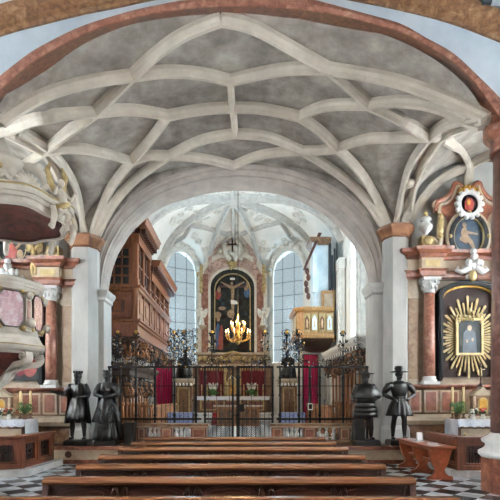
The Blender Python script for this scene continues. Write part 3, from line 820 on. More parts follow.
h.lathe([(.10, .955 * H), (.235, .966 * H), (.24, .975 * H), (.1, .985 * H)], n=24).tube([(0, -.1, 1.0 * H), (0, 0, 1.03 * H), (0, .1, .99 * H)], .018, 6)
h.build('helmet', n1)
MB('bronze').prism([(-.14, 0), (.14, 0), (.15, .45), (.1, .56), (-.1, .56), (-.15, .45)], -.05, .05, lambda u, w, a: (-.2 + u, -.12 + a, w)).build('shield', n1)
for s in (-1, 1): 
    MB('bronze').lathe([(.05, .27 * H), (.075, .29 * H), (.05, .31 * H)], (s * .078 * H, -.012 * H, 0), 12).lathe([(.055, .06 * H), (.075, .18 * H), (.062, .26 * H)], (s * .084 * H, .01 * H, 0), 12).build('greave', n1)
MB('bronze').tube([(-.41, -.3, .02), (-.39, -.28, .62 * H)], .014, 8).ball((-.388, -.28, .63 * H), .03, 8).build('sword', n1)
plinth(n1, .66, .5, .145)
# --- the man in the brimmed hat
m1 = thing('bronze_statue', 'dark bronze man in brimmed hat and pleated tunic with hands on hips, bare legs', 'statue', (PX(399, PY), PY, PZ0), 'bronze statues before the chancel arch')
H = 1.86
figure_body(m1, H, (((-.225, .0, .645), (-.105, -.10, .575)), ((.225, .0, .65), (.105, -.10, .585))), turn=.15, stance=.08)
folds([(.175, .34), (.17, .37), (.14, .48), (.10, .57), (.088, .60)], H, n=78, k=13, amp=.11, sy=.85).build('tunic', m1)
MB('bronze').lathe([(.086, .575), (.10, .59), (.10, .605), (.088, .615)], n=20, sy=.82).xform(Matrix.Scale(H, 4)).build('belt', m1)
MB('bronze').lathe([(.087 * H, .60 * H), (.118 * H, .70 * H), (.128 * H, .76 * H), (.11 * H, .805 * H), (.055 * H, .84 * H)], n=22, sy=.72).build('doublet', m1)
for s in (-1, 1):
    MB('bronze').tube([(s * .105 * H, 0, .80 * H), (s * .15 * H, 0, .765 * H), (s * .19 * H, 0, .71 * H), (s * .215 * H, 0, .66 * H)], [.055, .095, .088, .055], 12).build('puffed_sleeve', m1)
MB('bronze').lathe([(.10, .962 * H), (.225, .958 * H), (.24, .968 * H), (.115, .985 * H), (.125, 1.02 * H), (.10, 1.045 * H), (.04, 1.055 * H)], n=24, sy=.95).build('hat', m1)
plinth(m1, .6, .5, .145)

# ================================================================== COMMUNION RAIL
def comm_rail(xs, label, posts, bal):
    t = thing('communion_rail', label, 'rail', (0, 13.38, CF), 'marble communion rails')
    x0, x1 = xs
    MB('brown_marble').box(x0 - .04, x1 + .04, -.17, .17, .47, .545).mat('cream_marble').box(x0 - .02, x1 + .02, -.14, .14, .43, .475).build('top_rail', t, bevel=.012)
    MB('brown_marble').box(x0, x1, -.14, .14, 0, .09).build('base_rail', t)
    for a, b in posts:
        MB('red_marble').box(a, b, -.12, .12, .09, .43).mat('cream_marble').box(a + .05, b - .05, -.128, -.11, .13, .40).mat('red_marble').box(a + .07, b - .07, -.134, -.12, .15, .38).build('post', t)
    for x in bal:
        MB('white_marble').lathe([(.055, .09), (.055, .12), (.03, .135), (.03, .15), (.058, .2), (.062, .235), (.03, .32), (.028, .36), (.05, .385), (.055, .43)], (x, 0, 0), 12).build('baluster', t)
def bx_(px): return PX(px, 13.3)
comm_rail((bx_(119), bx_(207)), 'marble communion rail with white balusters, on the queen statue side', [(bx_(119), bx_(127)), (bx_(137), bx_(146.5)), (bx_(161), bx_(172.5)), (bx_(191), bx_(206.5))], [bx_(x) for x in (129.5, 134.5, 149.5, 154, 158.5, 175.5, 181, 187)])
comm_rail((bx_(271), bx_(356)), 'marble communion rail with white balusters, on the armoured knight side', [(bx_(271.5), bx_(283)), (bx_(303), bx_(316)), (bx_(339), bx_(350))], [bx_(x) for x in (286.5, 292, 297.5, 320, 327, 334, 353)])

# ================================================================== IRON SCREEN
GY = 14.02
def gx(px): return PX(px, GY)
def gz(py): return PZ(py, GY) - CF
ZR = gz(367)
rs = random.Random(11)
def leafy(m, c, R, n_, rnd, fl=('iron', 'iron', 'gold', 'white_paint', 'blue_paint')):
    for _ in range(n_):
        a = rnd.uniform(0, 6.28); r = R * sqrt(rnd.random())
        m.mat(rnd.choice(fl)); m.ball((c[0] + r * cos(a), c[1] + rnd.uniform(-.06, .06), c[2] + r * sin(a)), (rnd.uniform(.012, .03), .012, rnd.uniform(.012, .03)), 6)
    m.mat('iron')
def scroll_panel(name, par, pxs, base_z, hts, seed, dens=1.0):
    rnd = random.Random(seed); m = MB('iron')
    x0, x1 = gx(pxs[0]), gx(pxs[1]); n_ = max(1, int((x1 - x0) / .2))
    for i in range(n_):
        x = x0 + (x1 - x0) * (i + .5) / n_
        for lv in range(hts):
            z = base_z + .11 + .22 * lv; R = rnd.uniform(.08, .12)
            m.spiral((x - .05, 0, z), R, 1.4, rnd.uniform(0, 6.28), .0085, dirn=rnd.choice((-1, 1)))
            m.spiral((x + .06, 0, z + .06), R * .8, 1.3, rnd.uniform(0, 6.28), .0085, dirn=rnd.choice((-1, 1)))
            m.tube([(x, 0, z - .12), (x + rnd.uniform(-.06, .06), 0, z + .02), (x, 0, z + .14)], .009, 6)
            leafy(m, (x, 0, z), .13, int(5 * dens), rnd)
    return m.build(name, par)
def finial(par, px, ztop, big=1.0):
    m = MB('iron'); x = gx(px); rnd = random.Random(int(px))
    m.tube([(x, 0, ZR - .02), (x, 0, ztop)], .016, 6)
    for s in (-1, 1):
        for i, q in enumerate((.25, .5, .72)):
            z = ZR + (ztop - ZR) * q
            m.spiral((x + s * .12 * big, 0, z), .1 * big * (1 - .25 * i), 1.3, pi / 2 + (0 if s > 0 else 0), .010, dirn=s)
            m.tube([(x, 0, z - .1), (x + s * .07, 0, z - .02), (x + s * .12 * big, 0, z + .08 * big)], .009, 6)
    leafy(m, (x, 0, (ZR + ztop) / 2 + .1), .24 * big, int(22 * big), rnd)
    m.mat('gold').ball((x, 0, ztop), .09 * big * .7, 8); m.mat('iron')
    for j in range(6): m.ball((x + .07 * cos(j), 0, ztop - .05 + .06 * sin(j)), (.03, .02, .03), 6)
    return m.build('finial', par)
def screen(label, posts, x0, x1, low, name='iron_screen', crest=True, seed=1, fin=()):
    t = thing(name, label, 'iron screen' if name == 'iron_screen' else 'gate', (0, GY, CF), 'wrought iron chancel screen')
    MB('iron').box(gx(x0), gx(x1), -.028, .028, ZR - .03, ZR + .03).build('top_bar', t)
    MB('iron').box(gx(x0), gx(x1), -.02, .02, gz(386) - .012, gz(386) + .012).build('middle_bar', t)
    MB('iron').box(gx(x0), gx(x1), -.03, .03, gz(419) - .03, gz(419) + .03).build('lower_bar', t)
    MB('iron').box(gx(x0), gx(x1), -.025, .025, .02, .07).build('bottom_bar', t)
    for px in posts:
        w = .05 if px == 238 else .03
        m = MB('iron').box(gx(px) - w, gx(px) + w, -w, w, 0, ZR + .03)
        for q in (.35, .62, .86): m.ball((gx(px), 0, ZR * q), (w * 1.7, w * 1.7, .05), 8)
        m.build('post', t)
    nb = max(1, int(round((gx(x1) - gx(x0)) / .13)))
    for i in range(1, nb):
        x = gx(x0) + (gx(x1) - gx(x0)) * i / nb
        if any(abs(x - gx(p)) < .05 for p in posts): continue
        top = ZR if i % 3 == 0 else gz(low) + .06 * (i % 2)
        MB('iron').tube([(x, 0, .04), (x, 0, top)], .0085 if i % 3 else .0095, 6).lathe([(.001, top), (.02, top + .03), (.001, top + .09)], (x, 0, 0), 6).build('bar', t)
    for px in fin: finial(t, px, gz(332), .85)
    if crest:
        scroll_panel('cresting', t, (x0 + 3.5, x1 - 3.5), ZR, 1, seed, 1.2)
    return t
s1 = screen('fixed iron screen panels with scrolled cresting, between the queen statue and the gate', [109.5, 120, 136, 155, 174.5, 196], 108, 201.5, 404, seed=1, fin=(118, 136, 174, 184))
scroll_panel('cresting', s1, (167, 197), ZR + .22, 4, 5, 1.6); scroll_panel('cresting', s1, (113, 119), ZR + .22, 3, 6, 1)
s2 = screen('fixed iron screen panels with scrolled cresting, between the gate and the knight statue', [280, 299, 310, 319.7, 343, 367], 276.5, 368.3, 404, seed=2, fin=(287, 299, 343))
scroll_panel('cresting', s2, (281, 301), ZR + .22, 4, 7, 1.6); scroll_panel('cresting', s2, (355, 361), ZR + .22, 3, 9, 1)
def gate(label, x0, x1, posts, seed):
    t = screen(label, posts, x0, x1, 404, 'iron_gate', True, seed, fin=(212,) if x0 < 220 else (265,))
    m = MB('iron'); a, b = gx(x0) + .03, gx(x1) - .03; zt = gz(421)
    n_ = 14
    for i in range(-8, n_):
        for sg in (1, -1):
            u0 = a + (b - a) * i / n_; u1 = u0 + zt * .9
            p, q = (u0, .08), (u1, zt)
            if p[0] < a: t_ = (a - p[0]) / (q[0] - p[0]); p = (a, p[1] + (q[1] - p[1]) * t_)
            if q[0] > b: t_ = (b - p[0]) / (q[0] - p[0]); q = (b, p[1] + (q[1] - p[1]) * t_)
            if q[0] - p[0] < .03: continue
            if sg < 0: p, q = (a + b - p[0], p[1]), (a + b - q[0], q[1])
            m.tube([(p[0], .012 * sg, p[1]), (q[0], .012 * sg, q[1])], .006, 5)
    m.build('lattice', t)
    if x0 > 230: MB('iron').bx(((gx(238)) + (.1 if x0 > 230 else -.1), -.05, gz(408)), (.16, .06, .22)).spiral((gx(238) + (.22 if x0 > 230 else -.22), -.03, gz(407)), .12, 1.4, 0, .012).build('lock', t)
    return t
gate('iron gate leaf with diamond lattice, on the pulpit side of the central post', 204, 233.8, [205, 232.8], 3)
gate('iron gate leaf with diamond lattice, on the knight statue side of the central post', 238, 273.5, [238, 272.5], 4)
tag(MB('white_paint').box(-.07, .07, -.012, .012, 0, .2).mat('panel_dark').box(-.05, .05, -.014, -.011, .03, .17).build('notice_board', loc=(gx(310), GY - .06, CF + gz(410))), 'small white-bordered notice hanging on the iron screen', 'notice')
# ================================================================== LOFT AND STALLS ON THE PULPIT SIDE OF THE CHOIR
LX0, LX1, LY0, LY1 = -4.45, -3.22, 15.2, 22.0
zs, zp, zb = PZ(288, LY0), PZ(322, LY0), PZ(338, LY0)
lf = thing('wooden_loft', 'carved brown wooden loft with dark windows and stepped cornice, high on the choir wall', 'loft', (0, 0, 0))
ztall, zlow = 7.15, 6.55
m = MB('loft_wood').box(LX0, LX1 - .03, LY0 + .05, LY1, zb, zp + .02).box(LX0, LX1 - .06, LY0 + .06, LY1, zp, zs).box(LX0 + .05, LX1 - .1, LY0 + .12, LY1 - .05, zs, zlow - .1).box(LX0 + .05, LX1 - .1, LY0 + .12, 17.3, zlow - .2, ztall - .1)
m.build('case', lf)
# corner posts and pilasters along the side
ys = [LY0 + .02, 16.2, 17.3, 18.3, 19.4, 20.5, 21.9]
for y in ys:
    zt = ztall - .1 if y < 17.4 else zlow - .1
    MB('loft_wood').box(LX1 - .16, LX1, y - .08, y + .08, zs, zt).box(LX1 - .18, LX1 + .03, y - .1, y + .1, zs, zs + .3).box(LX1 - .18, LX1 + .03, y - .1, y + .1, zt - .16, zt).box(LX1 - .14, LX1 + .01, y - .08, y + .08, zp, zs).build('pilaster', lf)
MB('loft_wood').box(LX0, LX0 + .2, LY0 - .02, LY0 + .1, zs, ztall - .1).box(LX1 - .26, LX1 + .01, LY0 - .03, LY0 + .1, zs, ztall - .1).build('pilaster', lf)
# sill and lower mouldings
pl = [(LX0 - .1, LY0), (LX1, LY0), (LX1, LY1)]
def cpro(z, h, o): return [(0, z), (o * .35, z + h * .15), (o * .45, z + h * .5), (o, z + h * .7), (o, z + h), (0, z + h)]
MB('loft_wood').mould(pl, cpro(zs - .1, .18, .12)).build('sill', lf)
MB('loft_wood').mould(pl, cpro(zp - .08, .16, .1)).build('lower_moulding', lf)
MB('dark_wood').mould(pl, cpro(zb - .06, .12, .08)).build('lower_moulding', lf)
# cornices with dentils
for za, y0, y1 in ((ztall - .12, LY0, 17.45), (zlow - .12, 17.45, LY1)):
    p_ = [(LX0 - .1, y0), (LX1, y0), (LX1, y1)] if y0 == LY0 else [(LX1, y0), (LX1, y1)]
    MB('loft_wood').mould(p_, [(0, za - .42), (.04, za - .42), (.04, za - .1), (.1, za - .06), (.1, za + .04), (.3, za + .1), (.34, za + .24), (.38, za + .3), (0, za + .32)]).build('cornice', lf)
    d = MB('dark_wood').box(LX1, LX1 + .1, y0 - .1, y1, za - .12, za + .08); y = y0 + .1
    while y < y1: d.box(LX1 + .08, LX1 + .24, y - .05, y + .05, za - .1, za + .07); y += .22
    if y0 == LY0:
        d.box(LX0, LX1, LY0 - .1, LY0, za - .12, za + .08)
        x = LX0
        while x < LX1: d.box(x - .05, x + .05, LY0 - .24, LY0 - .08, za - .1, za + .07); x += .22
    d.build('dentil_course', lf)
# front window with glazing bars
xa, xb, za, zb_ = LX0 + .22, LX1 - .27, zs + .12, ztall - .65
w = MB('dark_glass').box(xa, xb, LY0 + .06, LY0 + .1, za, zb_).build('window', lf)
g = MB('loft_wood')
for i in range(4): x = xa + (xb - xa) * i / 3; g.box(x - .025, x + .025, LY0 + .02, LY0 + .07, za, zb_)
for i in range(5): z = za + (zb_ - za) * i / 4; g.box(xa, xb, LY0 + .02, LY0 + .07, z - .025, z + .025)
g.build('glazing_bar', w)
# side windows and panels
for i in range(len(ys) - 1):
    y0, y1 = ys[i] + .14, ys[i + 1] - .14; zt = (ztall if i < 2 else zlow) - .62
    w = MB('dark_glass').box(LX1 - .1, LX1 - .06, y0, y1, zs + .35, zt).build('window', lf)
    MB('loft_wood').box(LX1 - .08, LX1 - .03, (y0 + y1) / 2 - .025, (y0 + y1) / 2 + .025, zs + .35, zt).box(LX1 - .08, LX1 - .03, y0, y1, (zs + zt) / 2 + .1, (zs + zt) / 2 + .15).build('glazing_bar', w)
    MB('loft_panel').box(LX1 - .07, LX1 - .01, y0, y1, zp + .18, zs - .2).mat('loft_wood').box(LX1 - .03, LX1 + .015, y0 + .12, y1 - .12, zp + .32, zs - .34).build('panel', lf)
# front parapet panel with a carved field
xc = (LX0 + LX1) / 2 - .02
p_ = MB('loft_panel').box(xc - .42, xc + .42, LY0 - .02, LY0 + .08, zp + .14, zs - .2)
p_.mat('loft_wood').box(xc - .32, xc + .32, LY0 - .045, LY0, zp + .24, zs - .3).mat('dark_wood').box(xc - .24, xc + .24, LY0 - .055, LY0, zp + .32, zs - .38)
p_.mat('loft_wood').prism([(xc + .17 * cos(a * pi / 4) * (1 if a % 2 else .6), (zp + zs) / 2 - .03 + .24 * sin(a * pi / 4) * (1 if a % 2 else .6)) for a in range(8)], LY0 - .08, LY0 - .05)
p_.build('carved_panel', lf)
# arched bracket apron beneath the parapet
ap = [(LX0 - .05, zp - .05), (LX1, zp - .05), (LX1, zb - .4)]
ap += [(LX1 - .2, zb - .42)] + [(xc + .05 + .3 * cos(pi * i / 10), zb - .42 + .28 * sin(pi * i / 10)) for i in range(11)] + [(LX0 - .05, zb - .42)]
MB('loft_panel').prism(ap, LY0 - .03, LY0 + .04).build('bracket_apron', lf)
m = MB('loft_wood')
for y in (16.4, 18.4, 20.4):
    m.prism([(LX1, zb), (LX1 - .9, zb), (LX1 - .9, zb - .3), (LX1 - .55, zb - .28), (LX1, zb - .1)], y - .08, y + .08)
m.build('bracket', lf)

def carved_tangle(m, x0, x1, y0, y1, z0, z1, n, rnd, mats=('carved_dark', 'carved_dark', 'stall_wood')):
    for _ in range(n):
        c = (rnd.uniform(x0, x1), rnd.uniform(y0, y1), rnd.uniform(z0, z1))
        m.mat(rnd.choice(mats))
        m.spiral(c, rnd.uniform(.1, .2), 1.3, rnd.uniform(0, 6.28), .03, rnd.choice(('xz', 'yz')), rnd.choice((-1, 1)), 5, 10)
        if rnd.random() < .5: m.ball((c[0] + rnd.uniform(-.1, .1), c[1], c[2] + rnd.uniform(-.1, .1)), (.05, .05, .06), 6)
def stalls(label, s, xw, xf, y0, y1, zc, canopy_white):
    t = thing('choir_stalls', label, 'choir stalls', (0, 0, 0), 'choir stalls along both walls')
    rnd = random.Random(21 + s)
    X = lambda a, b: sorted((a, b))
    MB('dark_wood').box(*X(xw, xw - s * .12), y0, y1, CF, zc).build('back_wall', t)
    n_ = 9
    for i in range(n_ + 1):
        y = y0 + (y1 - y0) * i / n_
        xx = xf + s * .3
        MB('stall_wood').tube([(xx, y, CF), (xx, y, CF + 1.0), (xx, y, zc - .3)], [.06, .045, .04], 8).box(xx - .07, xx + .07, y - .07, y + .07, CF, CF + .2).ball((xx, y, CF + 1.05), .08, 8).build('post', t)
        MB('stall_wood').prism([(xw, CF), (xf + s * .25, CF), (xf + s * .22, CF + .55), (xf + s * .45, CF + .62), (xf + s * .42, CF + .98), (xw, CF + 1.1)], y - .03, y + .03).build('arm_panel', t)
    for i in range(n_):
        ya, yb = y0 + (y1 - y0) * i / n_ + .05, y0 + (y1 - y0) * (i + 1) / n_ - .05
        MB('stall_wood').box(*X(xw - s * .13, xf + s * .42), ya, yb, CF + .42, CF + .47).build('seat', t)
        MB('loft_wood').box(*X(xw - s * .10, xw - s * .16), ya, yb, CF + .55, zc - .75).mat('carved_dark').box(*X(xw - s * .14, xw - s * .18), ya + .12, yb - .12, CF + 1.2, zc - .95).build('back_panel', t)
    # canopy
    pl = [(xf, y0), (xf, y1)] if s < 0 else [(xf, y1), (xf, y0)]
    if s > 0: pl = [(xf, y1), (xf, y0), (xw, y0)]
    else: pl = [(xw, y0), (xf, y0), (xf, y1)]
    mtop = 'stucco' if canopy_white else 'carved_dark'
    MB(mtop).mould(pl, [(0, zc - .28), (.05, zc - .26), (.06, zc - .12), (.16, zc - .02), (.2, zc + .06), (.2, zc + .12), (0, zc + .14)] if s < 0 else [(0, zc - .28), (.05, zc - .26), (.06, zc - .12), (.16, zc - .02), (.2, zc + .06), (.2, zc + .12), (0, zc + .14)]).box(*X(xw, xf), y0, y1, zc - .22, zc + .02).build('canopy_cornice', t)
    if canopy_white:
        m = MB('carved_dark'); y = y0 + .2
        while y < y1:
            m.box(*X(xf - s * .02, xf - s * .06), y - .12, y + .12, zc - .26, zc - .13); y += .42
        m.build('frieze_panel', t)
    m = MB('carved_dark')
    carved_tangle(m, min(xf - s * .03, xf + s * .15), max(xf - s * .03, xf + s * .15), y0, y1, zc - .85, zc - .42, 110, rnd)
    carved_tangle(m, *X(xf, xw), y0 - .02, y0 + .1, zc - 1.0, zc - .35, 34, rnd)
    m.build('tracery', t)
    return t
stalls('dark carved choir stalls with tangled tracery under the wooden loft', -1, -4.7, -3.55, 15.3, 20.0, 2.72, False)
m = MB('carved_dark'); rnd = random.Random(5)
carved_tangle(m, -4.4, -3.3, 15.05, 15.25, 3.05, 3.5, 60, rnd); carved_tangle(m, -3.4, -3.2, 15.3, 21.8, 3.1, 3.6, 110, rnd)
m.mat('stall_wood').prism([(-4.5, 3.2), (-3.2, 3.05), (-3.2, 3.2), (-4.5, 3.36)], 15.15, 15.28)
m.build('tracery', lf)
stalls('choir stalls with slanting pale cornice and dark carved tracery, below the bare white wall', 1, 4.62, 3.78, 15.0, 20.9, 3.55, True)
# low balustraded stall fronts
def stall_front(label, x, y0, y1, x2):
    t = thing('stall_front', label, 'stall front', (0, 0, 0), 'low stall fronts in the choir')
    MB('stall_wood').box(x - .07, x + .07, y0, y1, CF + .95, CF + 1.02).build('top_rail', t)
    MB('stall_wood').box(x - .06, x + .06, y0, y1, CF + .01, CF + .12).build('base_rail', t)
    MB('stall_wood').box(*sorted((x, x2)), y0 - .06, y0 + .06, CF + .95, CF + 1.02).box(*sorted((x, x2)), y0 - .05, y0 + .05, CF + .01, CF + .12).build('end_rail', t)
    n_ = int((y1 - y0) / .2)
    for i in range(n_ + 1):
        y = y0 + (y1 - y0) * i / n_
        MB('stall_wood').lathe([(.03, .12), (.05, .25), (.035, .4), (.055, .55), (.03, .8), (.045, .95)], (x, y, CF), 8).build('spindle', t)
    k = int(abs(x2 - x) / .14)
    for i in range(1, k):
        MB('stall_wood').lathe([(.03, .12), (.05, .25), (.035, .4), (.055, .55), (.03, .8), (.045, .95)], (x + (x2 - x) * i / k, y0, CF), 8).build('spindle', t)
stall_front('spindled wooden stall front below the dark stalls under the loft', -2.85, 15.4, 21.4, -3.45)
stall_front('spindled wooden stall front below the pale-corniced stalls', 2.95, 15.4, 20.8, 3.5)

# ---- red curtains in the two doorways
def door_curtain(px, py0, py1, w, Y, label, arch):
    x = PX(px, Y); z1 = PZ(py0, Y)
    t = thing('red_curtain', label, 'curtain', (x, Y, CF), 'crimson door curtains in the choir')
    ww = w * Y / F / 2; h = z1 - CF; rows = []
    for i in range(25):
        u = -ww + 2 * ww * i / 24
        zt = h - (ww - sqrt(max(0, ww * ww - u * u))) * (1.0 if arch else .12)
        rows.append([(u, .05 * sin(i * 1.75) , 0.01), (u, .045 * sin(i * 1.75), zt * .5), (u, .03 * sin(i * 1.75), zt)])
    MB('red_cloth').strip(rows, True).strip([[(a, b + .03, c) for a, b, c in r] for r in rows], True).build('cloth', t)
    MB('dark_wood').box(-ww - .05, ww + .05, .09, .14, 0, h + .05).build('door_leaf', t)
    MB('stucco').band([(-ww - .06, 0), (-ww - .06, h + .08), (ww + .06, h + .08), (ww + .06, 0)], [(-ww - .2, 0), (-ww - .2, h + .22), (ww + .2, h + .22), (ww + .2, 0)], .03, .18).build('door_surround', t)
door_curtain(163.5, 361, 402, 16, 23.35, 'crimson curtain with rounded top beside the dark stalls under the loft', True)
door_curtain(310.5, 355, 402, 13.5, 23.85, 'crimson curtain, taller and square topped, beside the pale-corniced stalls', False)

# ---- kneeling bronzes on marble pedestals
def choir_pedestal(px, Y, label, lab2, mirror):
    x = PX(px, Y); zt = PZ(379, Y)
    t = thing('marble_pedestal', label, 'pedestal', (x, Y, CF), 'marble pedestals in the choir')
    h = zt - CF
    MB('brown_marble').box(-.38, .38, -.38, .38, .2, h - .22).build('shaft', t)
    MB('red_marble').box(-.48, .48, -.48, .48, 0, .2).build('base', t)
    MB('cream_marble').box(-.44, .44, -.44, .44, h - .22, h - .12).box(-.5, .5, -.5, .5, h - .12, h).build('cap', t)
    MB('pale_gold').box(-.28, .28, -.395, -.37, .4, h - .4).mat('brown_marble').box(-.22, .22, -.405, -.38, .46, h - .46).build('panel', t)
    b = MB('white_paint')
    for i in range(5): b.ball((-.34 + .17 * i, -.45, h - .28), (.06, .04, .09), 8)
    b.build('garland', t)
    k = thing('kneeling_statue', lab2, 'statue', (x, Y, zt + .035), 'kneeling bronzes in the choir', rz=mirror * .7)
    m = MB('bronze')
    m.rings([[(.27 * q * cos(2 * pi * j / 16), .34 * q * sin(2 * pi * j / 16) + oy, z) for j in range(16)] for z, q, oy in ((.02, 1, .05), (.2, .95, .06), (.42, .75, .04), (.6, .62, 0), (.8, .72, -.02), (.95, .62, -.02), (1.02, .3, -.02))])
    m.ball((0, -.06, 1.16), (.1, .115, .135), 14); m.tube([(0, -.02, 1.0), (0, -.05, 1.1)], .065, 10); m.ball((0, -.17, 1.15), (.02, .03, .025), 6)
    for s in (-1, 1):
        m.tube([(s * .2, -.02, .9), (s * .24, -.16, .66), (s * .05, -.38, .8)], [.085, .07, .045], 10); m.ball((s * .03, -.43, .85), (.03, .04, .07), 8)
        m.tube([(s * .12, -.1, .42), (s * .13, -.32, .16), (s * .13, .1, .06), (s * .13, .42, .06)], [.13, .11, .08, .05], 10)
    remesh(m, .022, 'body', k, 2)
    MB('bronze').lathe([(.4, .0), (.36, .05), (.3, .5), (.25, .75), (.22, .95)], (0, .08, 0), 24, f=lambda a, z: 1 + .06 * sin(8 * a)).build('mantle', k)
    MB('bronze').lathe([(.09, 1.24), (.12, 1.3), (.1, 1.31)], (0, -.05, 0), 12).build('crown', k)
choir_pedestal(184.5, 22.5, 'marble pedestal carrying a dark kneeling statue, beside the curtain with rounded top', 'dark kneeling bronze on its pedestal beside the curtain with rounded top', 1)
choir_pedestal(288, 22.5, 'marble pedestal carrying a dark kneeling statue, beside the square topped curtain', 'dark kneeling bronze on its pedestal beside the square topped curtain', -1)

# ---- organ and its gallery on the other side
og = thing('organ_gallery', 'gilded wooden gallery balcony with figured panels, high on the choir wall', 'gallery', (0, 0, 0))
gx0, gx1, gy0, gy1 = 2.5, 4.12, 21.0, 23.4
g0, g1 = PZ(336, gy0), PZ(310, gy0)
pl = [(gx0, gy1), (gx0, gy0 + .3), (gx0 + .3, gy0), (gx1, gy0)]
solid = [(gx1, gy1)] + pl
MB('organ_gold').prism([(gx1, gy1), (gx0 + .06, gy1), (gx0 + .06, gy0 + .33), (gx0 + .33, gy0 + .06), (gx1, gy0 + .06)], g0, g1, lambda u, w, a: (u, w, a)).build('parapet', og)
pathL = pl[::-1]
MB('organ_gold').mould(pl, [(0, g1 - .05), (.06, g1), (.1, g1 + .08), (.1, g1 + .14), (-.1, g1 + .14), (-.1, g1 - .05)][::1]).build('top_rail', og)
MB('organ_gold').mould(pl, [(0, g0 - .1), (.05, g0 - .08), (.1, g0 + .04), (.1, g0 + .1), (-.1, g0 + .1), (-.1, g0 - .1)]).build('lower_moulding', og)
MB('carved_dark').rings([[(gx1 + (x - gx1) * k, gy1 + (y - gy1) * k, z) for x, y in solid] for k, z in ((1, g0 - .05), (.92, g0 - .2), (.7, g0 - .38), (.4, g0 - .5))], True, False).build('corbel', og)
for i in range(4):
    x = gx0 + .32 + i * .33
    if i == 3: x += .0
    MB('pale_gold').box(x, x + .27, gy0 + .02, gy0 + .07, g0 + .2, g1 - .15).mat('organ_blue' if i % 2 else 'brown_marble').prism([(x + .04, g0 + .28), (x + .23, g0 + .28), (x + .23, g1 - .4), (x + .135, g1 - .22), (x + .04, g1 - .4)], gy0 + .0, gy0 + .03).mat('skin_paint').ball((x + .135, gy0, (g0 + g1) / 2 - .02), (.04, .02, .2), 8).build('panel', og)
MB('organ_gold').box(gx1 - .02, 4.6, 22.0, 22.3, g0 - .1, g0 + .12).build('wall_bracket', og)
for y in (21.7, 22.5, 23.1):
    MB('pale_gold').box(gx0 + .0, gx0 + .07, y - .3, y + .3, g0 + .2, g1 - .15).build('panel', og)
oc = thing('organ_case', 'tall slender pale blue organ case with dark pipes standing on the gilded gallery', 'organ', (0, 0, g1 - .0))
ox0, ox1 = 3.38, 4.1
ht = 8.8 - g1
ocz = .02
MB('organ_blue').box(ox0, ox1, 21.6, 22.8, ocz, ht).build('case', oc)
MB('organ_blue').box(ox0 - .1, ox0 + .1, 21.5, 21.7, .9, ht).build('pilaster', oc)
MB('pipe_dark').box(ox0 + .62, ox1 + .02, 21.52, 21.62, 1.0, ht - .15).build('pipe_opening', oc)
for i in range(4):
    x = ox0 + .68 + i * .1
    MB('pipe_dark').lathe([(.02, .95), (.042, 1.1), (.042, 2.2 + .3 * i), (.03, 2.25 + .3 * i)], (x, 21.5, 0), 8).build('organ_pipe', oc)
MB('organ_gold').box(ox0 + .3, ox1 + .15, 21.42, 22.0, .02, .95).mat('cream_marble').box(ox0 + .4, ox1 + .05, 21.38, 21.44, .15, .8).build('keyboard_case', oc)
MB('brown_marble').mould([(ox0, 22.8), (ox0, 21.6), (ox1, 21.6)], [(0, ht - .2), (.06, ht - .15), (.2, ht), (.24, ht + .1), (0, ht + .12)]).build('cornice', oc)
m = MB('dark_wood')
m.prism([(ox0 - .55, ht - 1.35), (ox0 - .45, ht - 1.35), (ox0 + .3, ht + .3), (ox0 + .15, ht + .32)], 21.45, 21.55)
for i in range(5): m.ball((ox0 - .35 + .06 * sin(i * 2), 21.5, ht - 1.4 - .28 * i), (.1, .06, .16), 8)
m.build('carved_wing', oc)

# ================================================================== HIGH ALTAR
HYc = 25.55; HC = PX(232.5, HYc)
def hx(px): return PX(px, HYc) - HC
def hz(py): return PZ(py, HYc)
ha = thing('high_altar', 'tall marble high altar with arched painting, scrolled top and white flanking angels', 'altar', (HC, HYc, 0))
def archpoly(cx, hw, z0, z1, rise, n=14, sh=0.0):
    """arched outline: straight sides, a segmental top"""
    p = [(cx - hw, z0)]
    for i in range(n + 1):
        a = pi - pi * i / n; p.append((cx + hw * cos(a), z1 - rise + rise * sin(a)))
    p.append((cx + hw, z0)); return p
p_in = archpoly(0, hx(252) , hz(352), hz(272), .9); p_mid = archpoly(0, hx(255.5), hz(354), hz(268.5), 1.0); p_out = archpoly(0, hx(263.5), hz(354), hz(257), 1.45)
MB('rose_marble').band(p_mid, p_out, -.12, .35).build('marble_frame', ha)
p_o2 = archpoly(0, hx(267), hz(354), hz(252.5), 1.5)
MB('pulpit_cream').band(p_out, p_o2, -.22, .3).build('outer_moulding', ha)
MB('pulpit_cream').band(archpoly(0, hx(254.2), hz(353), hz(270), .95), archpoly(0, hx(256.5), hz(354), hz(267.5), 1.02), -.2, -.1).build('gilt_moulding', ha)
MB('canvas_dark').band(archpoly(0, hx(250.5), hz(351), hz(274), .85), archpoly(0, hx(254.6), hz(353), hz(269.5), .95), -.17, .1).build('picture_frame', ha)
MB('pale_gold').band(archpoly(0, hx(249.7), hz(350), hz(275), .83), archpoly(0, hx(250.5), hz(351), hz(274.2), .85), -.19, -.1).build('inner_fillet', ha)
c = MB('canvas_dark').prism(archpoly(0, hx(250), hz(351), hz(275), .84), -.02, .1)
c.mat('dark_wood').box(-.035, .035, -.03, -.02, hz(330), hz(276)).box(-.75, .75, -.03, -.02, hz(287.5), hz(285.5))
c.mat('dim_skin_paint').prism([(-.1, hz(286)), (.1, hz(286)), (.09, hz(296)), (.07, hz(302)), (.1, hz(305)), (.06, hz(318)), (-.02, hz(320)), (-.07, hz(305)), (-.06, hz(300))], -.04, -.028)
for s in (-1, 1): c.prism([(s * .07, hz(286)), (s * .62, hz(281.5)), (s * .64, hz(282.5)), (s * .1, hz(289))], -.04, -.028)
c.prism(ellipse(-.04, hz(284), .07, .1, 12), -.042, -.028)
